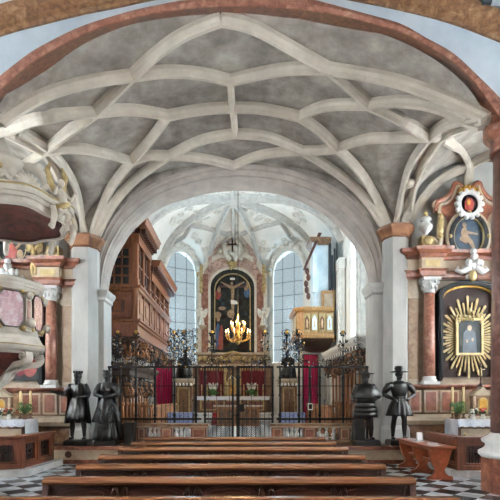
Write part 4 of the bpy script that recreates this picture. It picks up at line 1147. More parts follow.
c.mat('white_paint').prism([(-.1, hz(300)), (.22, hz(301)), (.3, hz(304)), (.1, hz(304.5)), (-.08, hz(304))], -.046, -.03).prism([(-.13, hz(278)), (.13, hz(278)), (.13, hz(280)), (-.13, hz(280))], -.04, -.028)
for s, zz in ((-1, 290), (1, 288)):
    c.mat('dim_skin_paint').prism(ellipse(s * .72, hz(zz), .1, .16, 12), -.03, -.02).mat('dim_red_paint' if s < 0 else 'blue_paint').prism(ellipse(s * .78, hz(zz + 5), .18, .26, 12), -.028, -.02)
c.mat('dim_red_paint').prism([(-.86, hz(350)), (-.5, hz(350)), (-.5, hz(330)), (-.58, hz(324)), (-.66, hz(330))], -.03, -.02)
c.mat('blue_paint').prism([(-.98, hz(350)), (-.8, hz(350)), (-.68, hz(326)), (-.8, hz(322)), (-.9, hz(330))], -.03, -.02)
c.mat('dim_skin_paint').prism(ellipse(-.76, hz(319.5), .09, .12, 12), -.032, -.02).prism(ellipse(.5, hz(322), .08, .1, 12), -.032, -.02)
c.mat('panel_dark').prism([(.3, hz(350)), (.85, hz(350)), (.7, hz(328)), (.5, hz(326))], -.03, -.02)
for k in range(22):
    x, zz = random.Random(k).uniform(-1.0, 1.0), random.Random(k + 50).uniform(hz(345), hz(282))
    c.mat(('canvas_blue', 'panel_dark', 'dim_skin_paint')[k % 3]).prism(ellipse(x, zz, .1 + .1 * ((k * 7) % 3) / 2, .1 + .12 * ((k * 5) % 4) / 3, 12), -.022 - .0003 * k, -.019)
c.build('painting', ha)
# scrolled pediment and crowning cartouche
def scrollcap(s):
    m = MB('pulpit_cream'); pts = smoothpts([(s * 1.2, 0, hz(266)), (s * 1.18, 0, hz(256)), (s * 1.0, 0, hz(250)), (s * .9, 0, hz(243)), (s * .6, 0, hz(239.5)), (s * .25, 0, hz(242))], 5)
    m.tube(pts, .2, 8); m.spiral((s * 1.05, -.15, hz(251)), .26, 1.4, pi / 2, .09, dirn=-s)
    m.mat('rose_marble').tube([p + Vector((0, -.13, -.22)) for p in pts], .14, 8)
    return m
for s in (-1, 1): scrollcap(s).build('pediment_scroll', ha)
pd = [(1.3, hz(267)), (1.22, hz(262)), (1.05, hz(258)), (1.12, hz(251)), (1.02, hz(246)), (.75, hz(242)), (.4, hz(240)), (0, hz(239))]
pd = pd + [(-x, z) for x, z in pd[-2::-1]]
pdi = [(x * .8, hz(263) + (z - hz(263)) * .78) for x, z in pd]
MB('pulpit_cream').prism(pd + [(-.9, hz(264)), (-.4, hz(259)), (.4, hz(259)), (.9, hz(264))], -.1, .35).mat('rose_marble').band(pdi, [(x * 1.12, z + .08) for x, z in pdi], -.16, -.08).build('pediment', ha)
MB('pulpit_cream').tube([(x, -.12, z) for x, z in pd], .13, 8).build('pediment_moulding', ha)
m = MB('white_paint'); rnd = random.Random(9)
for _ in range(26): m.ball((rnd.gauss(0, .3), -.25 + rnd.uniform(-.08, .08), hz(253) + rnd.gauss(0, .3)), (rnd.uniform(.09, .18), .12, rnd.uniform(.08, .16)), 8)
for s in (-1, 1): m.tube([(s * .1, -.3, hz(262)), (s * .35, -.3, hz(256)), (s * .42, -.25, hz(246)), (s * .3, -.2, hz(240))], [.16, .14, .12, .05], 8)
m.mat('pale_gold')
for _ in range(10): m.ball((rnd.gauss(0, .16), -.3, hz(265) + rnd.gauss(0, .14)), (.1, .08, .12), 8)
m.build('crowning_cartouche', ha)
g = MB('dark_wood').box(-.04, .04, -.42, -.36, hz(254), hz(240)).box(-.22, .22, -.42, -.36, hz(247.5), hz(246)); g.build('crowning_cross', ha)
# gilt side ornaments
for s in (-1, 1):
    m = MB('pale_gold'); rnd = random.Random(4 + s)
    for i in range(7): m.ball((s * (hx(263) + .03), -.22, hz(268 + 4 * i)), (.11, .09, .13), 8)
    m.spiral((s * hx(265.5), -.15, hz(275)), .17, 1.3, 0, .05, dirn=s)
    m.build('gilt_scroll', ha); MB('pale_gold').spiral((s * hx(266), -.15, hz(345)), .22, 1.4, pi, .06, dirn=-s).build('gilt_scroll', ha)
    m = MB('pink_marble').box(*sorted((s * hx(256.5), s * hx(263))), -.2, .3, hz(353), hz(275)); m.build('pilaster', ha)
# predella
MB('brown_marble').box(-hx(267), hx(267), -.25, .4, hz(366), hz(353)).mat('cream_marble').box(-hx(269), hx(269), -.34, .4, hz(355), hz(353)).box(-hx(269), hx(269), -.34, .4, hz(367), hz(365)).build('predella', ha)
m = MB('pale_gold')
for i in range(13):
    x = -hx(266) + 2 * hx(266) * i / 12
    m.ball((x, -.3, hz(360) + .06 * sin(i * 2)), (.1, .07, .15), 8); m.spiral((x + .1, -.3, hz(359)), .12, 1.3, i, .03)
m.tube([(-.5, -.35, hz(356)), (0, -.35, hz(352)), (.5, -.35, hz(356))], .07, 8)
m.build('predella_ornament', ha)
# lower stage with red cloth fields behind the angels
MB('brown_marble').box(-hx(272), hx(272), -.1, .5, .9, hz(366)).build('lower_stage', ha)
for s in (-1, 1):
    rows = [[(s * (.3 + 1.45 * i / 30), -.16 + .02 * sin(i * 1.6), hz(396)), (s * (.3 + 1.45 * i / 30), -.16 + .02 * sin(i * 1.6), hz(367))] for i in range(31)]
    MB('dark_red_cloth').strip(rows, True).build('red_hanging', ha)
    m = MB('pale_gold')
    for i in range(10): m.ball((s * (.32 + 1.4 * (i + .5) / 10), -.19, hz(369) - .05 * abs(sin(i))), (.05, .03, .09), 6)
    m.build('hanging_fringe', ha)
    m = MB('pale_gold').tube([(s * .38, -.3, hz(396)), (s * .40, -.3, hz(382)), (s * .36, -.3, hz(367))], [.09, .06, .09], 8)
    m.spiral((s * .36, -.35, hz(372)), .1, 1.3, 0, .035).spiral((s * .36, -.35, hz(390)), .1, 1.3, 3, .035); m.build('gilt_scroll', ha)
def angel(label, loc, h, mat='white_paint', group=None, rz=0.0, wingspan=1.0, name='angel_figure', parent=None):
    if parent is None: t = thing(name, label, 'angel figure', loc, group, rz)
    else:
        t = bpy.data.objects.new(name, None); COL.objects.link(t); t.parent = parent; t.location = loc; t.rotation_euler = (0, 0, rz)
    m = MB(mat)
    m.rings([[(rx * cos(2 * pi * j / 16) * (1 + .08 * sin(5 * 2 * pi * j / 16)), ry * sin(2 * pi * j / 16), z) for j in range(16)] for z, rx, ry in ((0, .16, .13), (.06, .17, .14), (.3, .12, .1), (.5, .085, .07), (.6, .09, .065), (.72, .115, .07), (.8, .09, .05), (.84, .04, .035))])
    m.tube([(0, 0, .8), (0, -.01, .9)], .032, 8); m.ball((0, -.015, .925), (.052, .06, .068), 12); m.ball((0, .01, .94), (.058, .055, .062), 10); m.ball((0, -.075, .92), (.01, .015, .012), 6)
    for s in (-1, 1):
        m.tube([(s * .1, 0, .77), (s * .17, -.05, .64), (s * .09, -.17, .7)], [.042, .036, .024], 8); m.ball((s * .075, -.2, .715), (.02, .03, .03), 6)
    m.xform(Matrix.Scale(h, 4))
    remesh(m, .014 * h, 'body', t, 2)
    for s in (-1, 1):
        w = [(s * .03, .72), (s * .2, .92), (s * .34 * wingspan, .98), (s * .36 * wingspan, .8), (s * .3 * wingspan, .6), (s * .2, .45), (s * .1, .5)]
        MB(mat).prism([(x * h, z * h) for x, z in w], .05 * h, .085 * h).tube([(s * .03 * h, .06 * h, .72 * h), (s * .2 * h, .06 * h, .92 * h), (s * .34 * wingspan * h, .06 * h, .98 * h)], .022 * h, 6).build('wing', t)
    return t
for s, lb in ((-1, 'a'), (1, 'b')):
    angel('', (s * hx(262.5), -.45, hz(327)), .95, 'white_paint', parent=ha, rz=s * -.4, name='flanking_angel')
    MB('cream_marble').lathe([(.02, hz(331)), (.12, hz(330)), (.26, hz(327.3)), (.26, hz(326.8))], (s * hx(262.5), -.42, 0), 10).build('angel_bracket', ha)
# steps, altar table
st = MB('grey_marble').box(-2.6, 2.6, -2.9, .3, CF, CF + .17).box(-2.35, 2.35, -2.55, .3, CF + .17, CF + .34).box(-2.1, 2.1, -2.2, .3, CF + .34, CF + .5)
struct(st.build('trim_6', loc=(HC, HYc, 0)))
tag(MB('carpet_red').box(-.95, .95, -3.6, -2.9, CF, CF + .02).box(-.95, .95, -2.92, -2.55, CF + .17, CF + .19).box(-.95, .95, -2.92, -2.9, CF, CF + .19).box(-.95, .95, -2.57, -2.2, CF + .34, CF + .36).box(-.95, .95, -2.57, -2.55, CF + .17, CF + .36).box(-.95, .95, -2.22, -1.2, CF + .5, CF + .52).box(-.95, .95, -2.22, -2.2, CF + .34, CF + .52).build('altar_carpet', loc=(HC, HYc, .003)), 'red carpet running up the steps of the high altar', 'carpet')
zt = hz(397) + .02
at = thing('altar_table', 'wide marble altar table under the arched high altar painting', 'altar table', (HC, HYc, 0))
MB('brown_marble').box(-1.75, 1.75, -1.0, -.15, CF + .5, zt - .06).build('body', at)
MB('cream_marble').box(-1.85, 1.85, -1.08, -.12, zt - .06, zt).build('table_slab', at)
for x in (-1.2, 0, 1.2): MB('pale_gold').box(x - .45, x + .45, -1.03, -1.0, CF + .62, zt - .16).mat('red_marble').box(x - .36, x + .36, -1.045, -1.02, CF + .68, zt - .24).build('front_panel', at)
tag(MB('lace').box(-1.9, 1.9, -1.12, -.2, zt + .002, zt + .014).box(-1.9, 1.9, -1.12, -1.10, zt - .18, zt + .01).build('altar_cloth', loc=(HC, HYc, 0)), 'white lace cloth along the top of the high altar table', 'altar cloth')
for s, lb in ((-1, 'pulpit side'), (1, 'organ gallery side')):
    x = HC + s * 1.0
    angel('small white winged angel on the high altar table, %s of the tabernacle' % lb, (x, HYc - .55, zt + .015), .72, 'white_paint', 'white altar angels')
    b = thing('flower_bouquet', 'green bouquet before the white altar angel on the %s' % lb, 'bouquet', (x - s * .02, HYc - .88, zt + .019), 'bouquets on the high altar')
    MB('white_paint').lathe([(.06, 0), (.08, .05), (.05, .12), (.07, .15)], n=10).build('vase', b)
    m = MB('leaf'); rnd = random.Random(31 + s)
    for _ in range(46):
        a, r, z = rnd.uniform(0, 6.28), rnd.uniform(0, .26), rnd.uniform(.12, .36)
        m.ball((r * cos(a), r * .6 * sin(a), max(.09, z - r * .3)), (.05, .03, .06), 6)
    m.build('leaves', b)
    for k in range(3):
        cs = thing('altar_candlestick', 'slim gilt candlestick with candle on the high altar, %s from the tabernacle, %s' % (('first', 'second', 'third')[k], lb), 'candlestick', (HC + s * (.6 + .28 * k + (.45 if k else 0)), HYc - .35, zt + .014), 'candlesticks on the high altar')
        MB('pale_gold').lathe([(.07, 0), (.07, .02), (.02, .06), (.035, .16), (.018, .3), (.045, .34), (.04, .36)], n=10).build('stick', cs)
        MB('wax').lathe([(.022, .35), (.02, .62)], n=8).build('taper', cs)
tb = thing('tabernacle', 'gilded tabernacle at the middle of the high altar table', 'tabernacle', (HC, HYc - .72, zt + .014))
MB('pale_gold').box(-.24, .24, -.2, .2, 0, .75).build('body', tb); MB('gold').prism(archpoly(0, .15, .1, .62, .15), -.215, -.195).build('door', tb)
m = MB('pale_gold').box(-.32, .32, -.26, .24, 0, .06).box(-.32, .32, -.26, .24, .72, .8).lathe([(.22, .8), (.2, .92), (.1, 1.02), (.06, 1.1), (.02, 1.12)], n=14)
for s in (-1, 1): m.tube([(s * .28, -.2, .06), (s * .28, -.2, .72)], .04, 8).spiral((s * .36, -.18, .5), .09, 1.3, 0, .03, dirn=s).spiral((s * .36, -.18, .2), .09, 1.3, 2, .03, dirn=s)
m.build('gilt_surround', tb)
MB('gold').box(-.015, .015, -.02, .01, 1.1, 1.4).box(-.09, .09, -.02, .01, 1.25, 1.28).build('cross', tb)
# people's altar and blue kneelers
pa = thing('wooden_altar_table', 'carved brown altar table with pale top standing before the high altar steps', 'altar table', (PX(238, 21.6), 21.6, CF))
MB('stall_wood').box(-.95, .95, -.3, .3, .0, .85).build('body', pa); MB('cream_marble').box(-1.1, 1.1, -.38, .38, .85, .92).build('table_top', pa)
for i in range(5): MB('brown_marble').box(-.86 + .36 * i, -.58 + .36 * i, -.33, -.29, .12, .74).build('front_panel', pa)
for px, lb in ((181, 'the stalls under the loft'), (292, 'the pale-corniced stalls')):
    kn = thing('kneeling_bench', 'dark kneeling bench with patterned blue cover near %s' % lb, 'kneeler', (PX(px, 18.2), 18.2, CF), 'kneelers with blue covers')
    MB('dark_wood').box(-.5, .5, -.2, .2, .62, .68).box(-.5, -.44, -.2, .2, 0, .64).box(.44, .5, -.2, .2, 0, .64).box(-.5, .5, -.42, -.1, .12, .18).build('frame', kn)
    MB('blue_cloth').box(-.47, .47, -.24, .22, .68, .70).box(-.47, .47, -.24, -.215, .32, .70).build('blue_cover', kn)
# ---- hanging chandelier
CY = 20.0; cxx, cz = PX(238, CY), PZ(333, CY)
ch = thing('chandelier', 'lit gilt chandelier with many candles hanging before the altar painting', 'chandelier', (cxx, CY, cz))
MB('gold').lathe([(.02, -.5), (.09, -.42), (.05, -.3), (.12, -.18), (.06, -.05), (.05, .2), (.1, .3), (.04, .45), (.02, .8)], n=14).build('stem', ch)
ztop_c = CZ(cxx, CY) - cz
MB('iron').tube([(0, 0, .78), (0, 0, ztop_c)], .012, 6).build('chain', ch)
fl = 0
for tier, (n_, R, z) in enumerate(((10, .5, -.12), (6, .3, .22))):
    for k in range(n_):
        a = 2 * pi * (k + .3 * tier) / n_; ca, sa = cos(a), sin(a)
        ar = MB('gold').tube([(.06 * ca, .06 * sa, z - .1), (R * .4 * ca, R * .4 * sa, z - .24), (R * .85 * ca, R * .85 * sa, z - .16), (R * ca, R * sa, z)], .018, 6).lathe([(.02, -.02), (.06, .0), (.06, .015)], (R * ca, R * sa, z), 8).build('arm', ch)
        cd = MB('wax').lathe([(.02, 0), (.018, .14)], (R * ca, R * sa, z + .01), 8).build('taper', ar)
        MB('candle_flame').lathe([(.002, 0), (.026, .035), (.018, .07), (.002, .12)], (R * ca, R * sa, z + .15), 8).build('flame', ar)
l = bpy.data.lights.new('Candlelight', 'POINT'); l.energy = 200; l.color = (1, .72, .38); l.shadow_soft_size = .4
lo = bpy.data.objects.new('Candlelight', l); COL.objects.link(lo); lo.location = (cxx, CY, cz + .75)
# ================================================================== SIDE ALTARS
SY = 13.62
def sz(py, Y=13.45): return PZ(py, Y)
def ornament(m, c, r, n_, rnd, ry=.06):
    for _ in range(n_): m.ball((c[0] + rnd.gauss(0, r * .5), c[1] + rnd.uniform(-ry, ry), c[2] + rnd.gauss(0, r * .5)), (rnd.uniform(.3, .5) * r, ry, rnd.uniform(.3, .5) * r), 8)
def retable(cx, label, sun):
    """side altar retable; origin at its axis, on the step, against the aisle wall"""
    t = thing('side_altar', label, 'altar', (cx, SY, .15), None)
    zb = -.15
    g = lambda py, Y=13.4: PZ(py, Y) - .15
    HW = 1.75
    # pedestal zone
    pz1, pz0 = g(386), g(413)
    b = MB('brown_marble').box(-HW, HW, -.28, .1, .0, pz0 - .18).box(-HW, HW, -.22, .1, pz0 - .2, pz1)
    b.build('pedestal', t)
    pl = [(-HW, .1), (-HW, -.28), (-.9, -.28), (-.9, -.22), (.9, -.22), (.9, -.28), (HW, -.28), (HW, .1)]
    MB('cream_marble').mould(pl, [(0, pz0 - .34), (.1, pz0 - .3), (.14, pz0 - .2), (.1, pz0 - .1), (.03, pz0 - .05), (0, pz0 - .03)]).mat('red_marble').mould(pl, [(0, pz1 - .1), (.06, pz1 - .06), (.1, pz1), (.1, pz1 + .04), (0, pz1 + .05)]).build('pedestal_moulding', t)
    for x0, x1 in ((-1.68, -1.36), (-1.28, -.9), (-.8, -.28), (.28, .8), (.9, 1.28), (1.36, 1.68)):
        y = -.3 if abs(x0 + x1) > 1.8 else -.24
        MB('cream_marble').box(x0, x1, y, -.2, pz0 + .02, pz1 - .12).mat('red_marble').box(x0 + .05, x1 - .05, y - .015, -.2, pz0 + .07, pz1 - .17).build('pedestal_panel', t)
    # backing slab and pilasters
    e0 = g(279)
    MB('cream_marble').box(-HW, HW, -.02, .1, pz1, e0).build('back_slab', t)
    for s in (-1, 1):
        MB('pilaster_marble').box(s * 1.53 - .13, s * 1.53 + .13, -.16, .1, pz1 + .05, g(296)).mat('cream_marble').box(s * 1.53 - .16, s * 1.53 + .16, -.19, .1, pz1 + .04, pz1 + .2).box(s * 1.53 - .17, s * 1.53 + .17, -.2, .1, g(298), g(292)).mat('cream_marble').box(s * 1.53 - .14, s * 1.53 + .14, -.17, .1, g(292), e0).build('pilaster', t)
        x = s * 1.12
        zs0, zs1 = pz1 + .26, g(294)
        MB('white_marble').box(x - .22, x + .22, -.47, -.05, pz1 + .04, pz1 + .12).lathe([(.2, pz1 + .12), (.21, pz1 + .16), (.17, pz1 + .2), (.19, pz1 + .24), (.165, pz1 + .27)], (x, -.26, 0), 18).build('column_base', t)
        MB('pink_marble' if sun else 'pink_marble').lathe([(.158, zs0), (.155, zs0 + 1.0), (.138, zs1)], (x, -.26, 0), 18).build('column', t)
        cp = MB('white_marble').lathe([(.14, zs1), (.16, zs1 + .03), (.145, zs1 + .05), (.17, zs1 + .22), (.22, zs1 + .34)], (x, -.26, 0), 16).box(x - .24, x + .24, -.5, -.02, zs1 + .34, e0)
        for j in range(8):
            a = 2 * pi * j / 8; cp.ball((x + .19 * cos(a), -.26 + .19 * sin(a), zs1 + .16), (.05, .05, .07), 6); cp.ball((x + .23 * cos(a + .4), -.26 + .23 * sin(a + .4), zs1 + .3), (.045, .045, .05), 6)
        cp.build('capital', t)
    # entablature, breaking forward over the columns
    pl = [(-HW, .1), (-HW, -.3), (-1.42, -.3), (-1.42, -.5), (-.82, -.5), (-.82, -.2), (.82, -.2), (.82, -.5), (1.42, -.5), (1.42, -.3), (HW, -.3), (HW, .1)]
    core = lambda z0, z1, mt: MB(mt).prism(pl, z0, z1, lambda u, w, a: (u, w, a))
    h0 = e0
    m = core(h0, h0 + .2, 'red_marble').mould(pl, [(0, h0 + .02), (.04, h0 + .04), (.05, h0 + .14), (.1, h0 + .2), (0, h0 + .21)]); m.build('architrave', t)
    h1 = h0 + .2
    m = core(h1, h1 + .32, 'cream_marble')
    for s in (-1, 1): m.mat('pale_gold').box(s * 1.12 - .2, s * 1.12 + .2, -.515, -.49, h1 + .07, h1 + .25)
    m.build('frieze', t)
    h2 = h1 + .32
    core(h2, h2 + .26, 'red_marble').mould(pl, [(0, h2), (.05, h2 + .02), (.08, h2 + .1), (.2, h2 + .17), (.22, h2 + .26), (0, h2 + .27)]).build('cornice', t)
    h3 = h2 + .26
    # main arched frame
    z0, z1 = pz1 + .06, g(280.5, 13.35)
    fo = archpoly(0, .89, z0, z1, .42); fi = archpoly(0, .76, z0 + .16, z1 - .13, .36); fj = archpoly(0, .72, z0 + .2, z1 - .17, .34)
    MB('black_frame').band(fi, fo, -.34, -.02).band(archpoly(0, .80, z0 + .1, z1 - .08, .38), archpoly(0, .84, z0 + .06, z1 - .05, .4), -.37, -.3).build('black_frame', t)
    MB('gold').band(fj, fi, -.24, -.1).build('gilt_fillet', t)
    cv = MB('panel_dark' if sun else 'canvas_dark').prism(fj, -.14, -.03)
    zc = g(337)
    if not sun:
        zl = z0 + .3
        for x, zz, r, mt in ((-.55, .2, .17, 'dim_red_paint'), (-.2, .3, .16, 'blue_paint'), (.2, .25, .15, 'dark_red_cloth'), (.48, .3, .2, 'dim_red_paint'), (-.05, .1, .12, 'white_paint')):
            cv.mat(mt).prism(ellipse(x, zl + zz, r, r * 1.5, 14), -.15 - .002 * abs(x), -.14).mat('dim_skin_paint').prism(ellipse(x - .02, zl + zz + r * 1.4, .06, .075, 10), -.156, -.14)
        for x, zz in ((-.3, 1.5), (.25, 1.7), (0, 2.1)):
            cv.mat('dim_skin_paint').prism(ellipse(x, zl + zz, .1, .17, 12), -.15, -.14).mat('dim_red_paint').prism(ellipse(x + .06, zl + zz - .3, .2, .28, 12), -.148, -.14)
    cv.build('painted_panel', t)
    if sun:
        ih, iw = .45, .32
        n_ = 48
        for i in range(n_):
            a = 2 * pi * i / n_ + .02
            ca, sa = cos(a), sin(a)
            Rx, Rz = .73, 1.13
            L = (1.0 if i % 2 == 0 else .84)
            rr_ = L / sqrt((ca / Rx) ** 2 + (sa / Rz) ** 2)
            rr_ = min(rr_, .70 / max(.05, abs(ca)))
            r0 = .8 * min(iw / max(.05, abs(ca)), ih / max(.05, abs(sa)))
            w0, w1 = .012, .033 if i % 2 == 0 else .022
            pts = [(r0 * ca - w0 * sa, r0 * sa + w0 * ca), (rr_ * ca - w1 * sa, rr_ * sa + w1 * ca), ((rr_ + .04) * ca, (rr_ + .04) * sa), (rr_ * ca + w1 * sa, rr_ * sa - w1 * ca), (r0 * ca + w0 * sa, r0 * sa - w0 * ca)]
            MB('ray_gold').prism([(u, zc + v) for u, v in pts], -.2 - .01 * (i % 2), -.165).build('ray', t)
        ic = MB('pale_gold').band([(-iw, zc - ih), (-iw, zc + ih), (iw, zc + ih), (iw, zc - ih), (-iw, zc - ih)], [(-iw - .06, zc - ih - .06), (-iw - .06, zc + ih + .06), (iw + .06, zc + ih + .06), (iw + .06, zc - ih - .06), (-iw - .06, zc - ih - .06)], -.3, -.2)
        fr = ic.build('icon_frame', t)
        c = MB('canvas_dark').box(-iw, iw, -.27, -.22, zc - ih, zc + ih).mat('pipe_dark').prism([(-.2, zc - ih), (.2, zc - ih), (.17, zc + .1), (.08, zc + .2), (-.08, zc + .2), (-.17, zc + .1)], -.275, -.265)
        c.mat('dim_skin_paint').prism(ellipse(0, zc + .24, .06, .08, 12), -.28, -.268).prism(ellipse(-.07, zc - .12, .03, .05, 8), -.28, -.268).prism(ellipse(.08, zc - .08, .03, .05, 8), -.28, -.268)
        c.build('icon_painting', fr)
        m = MB('pale_gold'); rnd = random.Random(2)
        for s in (-1, 1):
            m.spiral((s * .3, -.27, zc + ih + .1), .1, 1.3, 0, .03, dirn=s)
            ornament(m, (s * .30, -.26, zc + ih + .04), .1, 5, rnd)
        ornament(m, (0, -.27, zc + ih + .12), .12, 8, rnd); m.lathe([(.02, .0), (.07, .05), (.05, .12), (.07, .16), (.02, .22)], (0, -.27, zc + ih + .14), 10)
        m.build('icon_crown', fr)
    # white cherub cartouche over the frame
    m = MB('white_marble'); rnd = random.Random(8)
    zq = g(269)
    ornament(m, (0, -.42, zq), .22, 12, rnd, .08)
    for s in (-1, 1):
        m.tube([(s * .08, -.42, zq), (s * .3, -.42, zq - .14), (s * .42, -.4, zq - .08), (s * .38, -.4, zq + .02)], [.1, .08, .06, .03], 8)
        m.ball((s * .13, -.48, zq + .12), (.085, .085, .1), 10)
    m.ball((0, -.5, zq + .26), (.09, .09, .1), 10); m.mat('pale_gold').ball((0, -.45, zq - .25), (.12, .08, .16), 10).lathe([(.02, -.14), (.07, 0), (.02, .05)], (0, -.46, zq - .25), 8)
    m.build('cherub_cartouche', t)
    # attic with oval picture
    zo = g(236.5); top = g(192)
    ou = smoothpts([(-.84, h3), (-.78, h3 + .35), (-.66, h3 + .7), (-.74, h3 + 1.05), (-.88, h3 + 1.2), (-.84, h3 + 1.42), (-.62, h3 + 1.5), (-.42, h3 + 1.72), (-.3, h3 + 1.95), (0, top)], 4)
    poly = [(p.x, p.y) for p in ou]; poly = poly + [(-x, z) for x, z in poly[-2::-1]]
    MB('cream_marble').prism(poly, -.1, .1).build('attic_slab', t)
    ins = [(x * .82, h3 + .1 + (z - h3) * .86) for x, z in poly]
    MB('red_marble').prism(ins, -.135, -.09).build('attic_field', t)
    up = [q for q in poly if q[1] > h3 + 1.15]
    m = MB('red_marble').tube([(x, -.12, z) for x, z in up], .075, 8); m.mat('cream_marble').tube([(x * .9, -.14, z - .1) for x, z in up], .05, 8)
    for s in (-1, 1): m.spiral((s * .86, -.13, h3 + 1.32), .13, 1.2, pi / 2, .05, dirn=-s)
    m.build('attic_cornice', t)
    def oval_band(name, r0, r1, a, b, mt):
        MB(mt).band(ellipse(0, zo, r0[0], r0[1], 32) + [ellipse(0, zo, r0[0], r0[1], 32)[0]], ellipse(0, zo, r1[0], r1[1], 32) + [ellipse(0, zo, r1[0], r1[1], 32)[0]], a, b).build(name, t)
    oval_band('cream_oval_moulding', (.54, .66), (.63, .76), -.22, -.1, 'cream_marble')
    oval_band('oval_frame', (.43, .55), (.55, .67), -.26, -.1, 'black_frame'); oval_band('oval_fillet', (.405, .525), (.432, .552), -.24, -.12, 'pale_gold')
    c = MB('canvas_blue' if sun else 'canvas_dark').prism(ellipse(0, zo, .42, .54, 32), -.17, -.1)
    if sun:
        c.mat('dim_skin_paint').prism([(-.16, zo + .25), (-.06, zo + .28), (.0, zo + .05), (.14, zo - .12), (.2, zo - .3), (.13, zo - .32), (.02, zo - .16), (-.14, zo - .02), (-.2, zo + .1)], -.18, -.168).prism(ellipse(-.1, zo + .34, .055, .07, 12), -.18, -.168).prism([(-.05, zo + .18), (.28, zo + .1), (.28, zo + .06), (-.04, zo + .1)], -.178, -.168)
        c.mat('dim_skin_paint').prism([(-.2, zo + .02), (.02, zo - .1), (-.04, zo - .2), (-.24, zo - .08)], -.182, -.168)
    else:
        c.mat('dim_red_paint').prism([(-.2, zo - .3), (.1, zo - .32), (.14, zo - .08), (.0, zo + .12), (-.16, zo + .06)], -.18, -.168)
        c.mat('dim_skin_paint').prism(ellipse(-.02, zo + .18, .06, .08, 12), -.18, -.168).prism([(.1, zo - .1), (.3, zo + .2), (.26, zo + .24), (.06, zo - .02)], -.178, -.168).mat('dim_skin_paint').prism(ellipse(.2, zo - .2, .1, .14, 12), -.176, -.168)
    c.build('oval_painting', t)
    for k in range(4):
        a = pi / 2 * k; MB('pale_gold').ball((.52 * cos(a) * 1.03, -.27, zo + .64 * sin(a) * 1.03), (.06, .04, .06), 8).build('gilt_stud', t)
    # crowning cartouche
    zk = g(204.5)
    m = MB('white_marble')
    m.band(ellipse(0, zk, .24, .27, 24) + [ellipse(0, zk, .24, .27, 24)[0]], ellipse(0, zk, .34, .37, 24) + [ellipse(0, zk, .34, .37, 24)[0]], -.3, -.1)
    rnd = random.Random(6)
    for k in range(14):
        a = 2 * pi * k / 14; m.ball((.36 * cos(a), -.26, zk + .38 * sin(a)), (.07, .06, .07), 6)
    cr = m.build('crowning_cartouche', t)
    MB('black_frame').prism(ellipse(0, zk, .25, .28, 24), -.24, -.12).build('cartouche_field', cr)
    MB('dim_red_paint').prism([(-.12, zk - .14), (-.02, zk - .2), (.1, zk - .16), (.14, zk + .02), (.06, zk + .16), (-.06, zk + .18), (-.13, zk + .06)], -.262, -.24).mat('gold').prism(ellipse(-.02, zk + .05, .05, .09, 10), -.27, -.255).build('cartouche_emblem', cr)
    m = MB('gold')
    for k in range(7): x = -.24 + .08 * k; m.ball((x, -.24, zk + .45 - x * x * 1.6), (.055, .05, .1), 8)
    m.tube([(-.3, -.22, zk + .34), (0, -.24, zk + .40), (.3, -.22, zk + .34)], .045, 8); m.build('gilt_crown', cr)
    # volutes and urns at both sides
    for s in (-1, 1):
        v = MB('cream_marble').tube(smoothpts([(s * .82, -.2, h3 + .95), (s * .8, -.2, h3 + .55), (s * .82, -.2, h3 + .2), (s * 1.0, -.2, h3 + .08), (s * 1.14, -.2, h3 + .22)], 5), .09, 8)
        v.spiral((s * 1.04, -.2, h3 + .2), .16, 1.3, 0, .06, dirn=-s).box(s * 1.12 - .22, s * 1.12 + .22, -.44, -.02, h3, h3 + .1)
        v.mat('pale_gold').tube([(s * .80, -.3, h3 + 1.0), (s * .83, -.32, h3 + .7), (s * .85, -.3, h3 + .35)], [.05, .08, .06], 8)
        for k in range(4): v.ball((s * .82, -.33, h3 + .4 + .17 * k), (.07, .06, .08), 8)
        v.build('volute', t)
        x = s * 1.2
        MB('pale_gold').box(x - .17, x + .17, -.38, -.06, h3 + .1, h3 + .38).ball((x, -.38, h3 + .24), (.13, .06, .13), 10).build('gilt_block', t)
        if sun:
            MB('white_marble').lathe([(.1, h3 + .38), (.05, h3 + .45), (.07, h3 + .5), (.17, h3 + .62), (.18, h3 + .7), (.1, h3 + .78), (.09, h3 + .84), (.16, h3 + .88), (.12, h3 + .93), (.04, h3 + .98)], (x, -.22, 0), 14).mat('pale_gold').lathe([(.05, h3 + .97), (.06, h3 + 1.03), (.015, h3 + 1.16)], (x, -.22, 0), 8).build('urn', t)
        else:
            m = MB('white_marble').lathe([(.13, h3 + .38), (.08, h3 + .44), (.1, h3 + .5), (.19, h3 + .68), (.2, h3 + .78), (.09, h3 + .86), (.06, h3 + .92)], (x, -.22, 0), 12, sy=.7).ball((x, -.24, h3 + 1.0), (.085, .09, .11), 12).ball((x, -.33, h3 + .99), (.018, .02, .025), 6)
            m.build('bust', t)
    return t, h3
rt1, H3 = retable(6.4, 'pink and cream marble side altar with gilt sunburst around a small framed picture on black', True)
rt2, _ = retable(-6.36, 'pink and cream marble side altar with dark painting behind the pulpit', False)
rt2.scale = (1, 1, .952)
m = MB('pale_gold').tube([(0, 0, 0), (.03, -.02, .25), (-.03, 0, .5)], [.09, .08, .05], 8).ball((-.03, -.02, .58), (.06, .065, .075), 10).tube([(0, 0, .42), (.14, -.06, .52), (.2, -.04, .66)], [.035, .03, .02], 8).tube([(-.03, 0, .42), (-.14, -.06, .34), (-.2, -.08, .4)], [.035, .03, .02], 8)
m.tube([(0, 0, .02), (.08, -.04, -.14), (.04, 0, -.3)], [.06, .05, .03], 8).tube([(-.03, 0, .02), (-.07, .03, -.16), (-.05, 0, -.32)], [.06, .05, .03], 8)
for s in (-1, 1): m.prism([(s * .02, .45), (s * .14, .62), (s * .22, .58), (s * .2, .4), (s * .1, .3)], .05, .08)
o = m.build('gilt_angel', rt2, loc=(PX(34, 13.2) + 6.36, -.42, (PZ(264, 13.2) - .15) / .952))

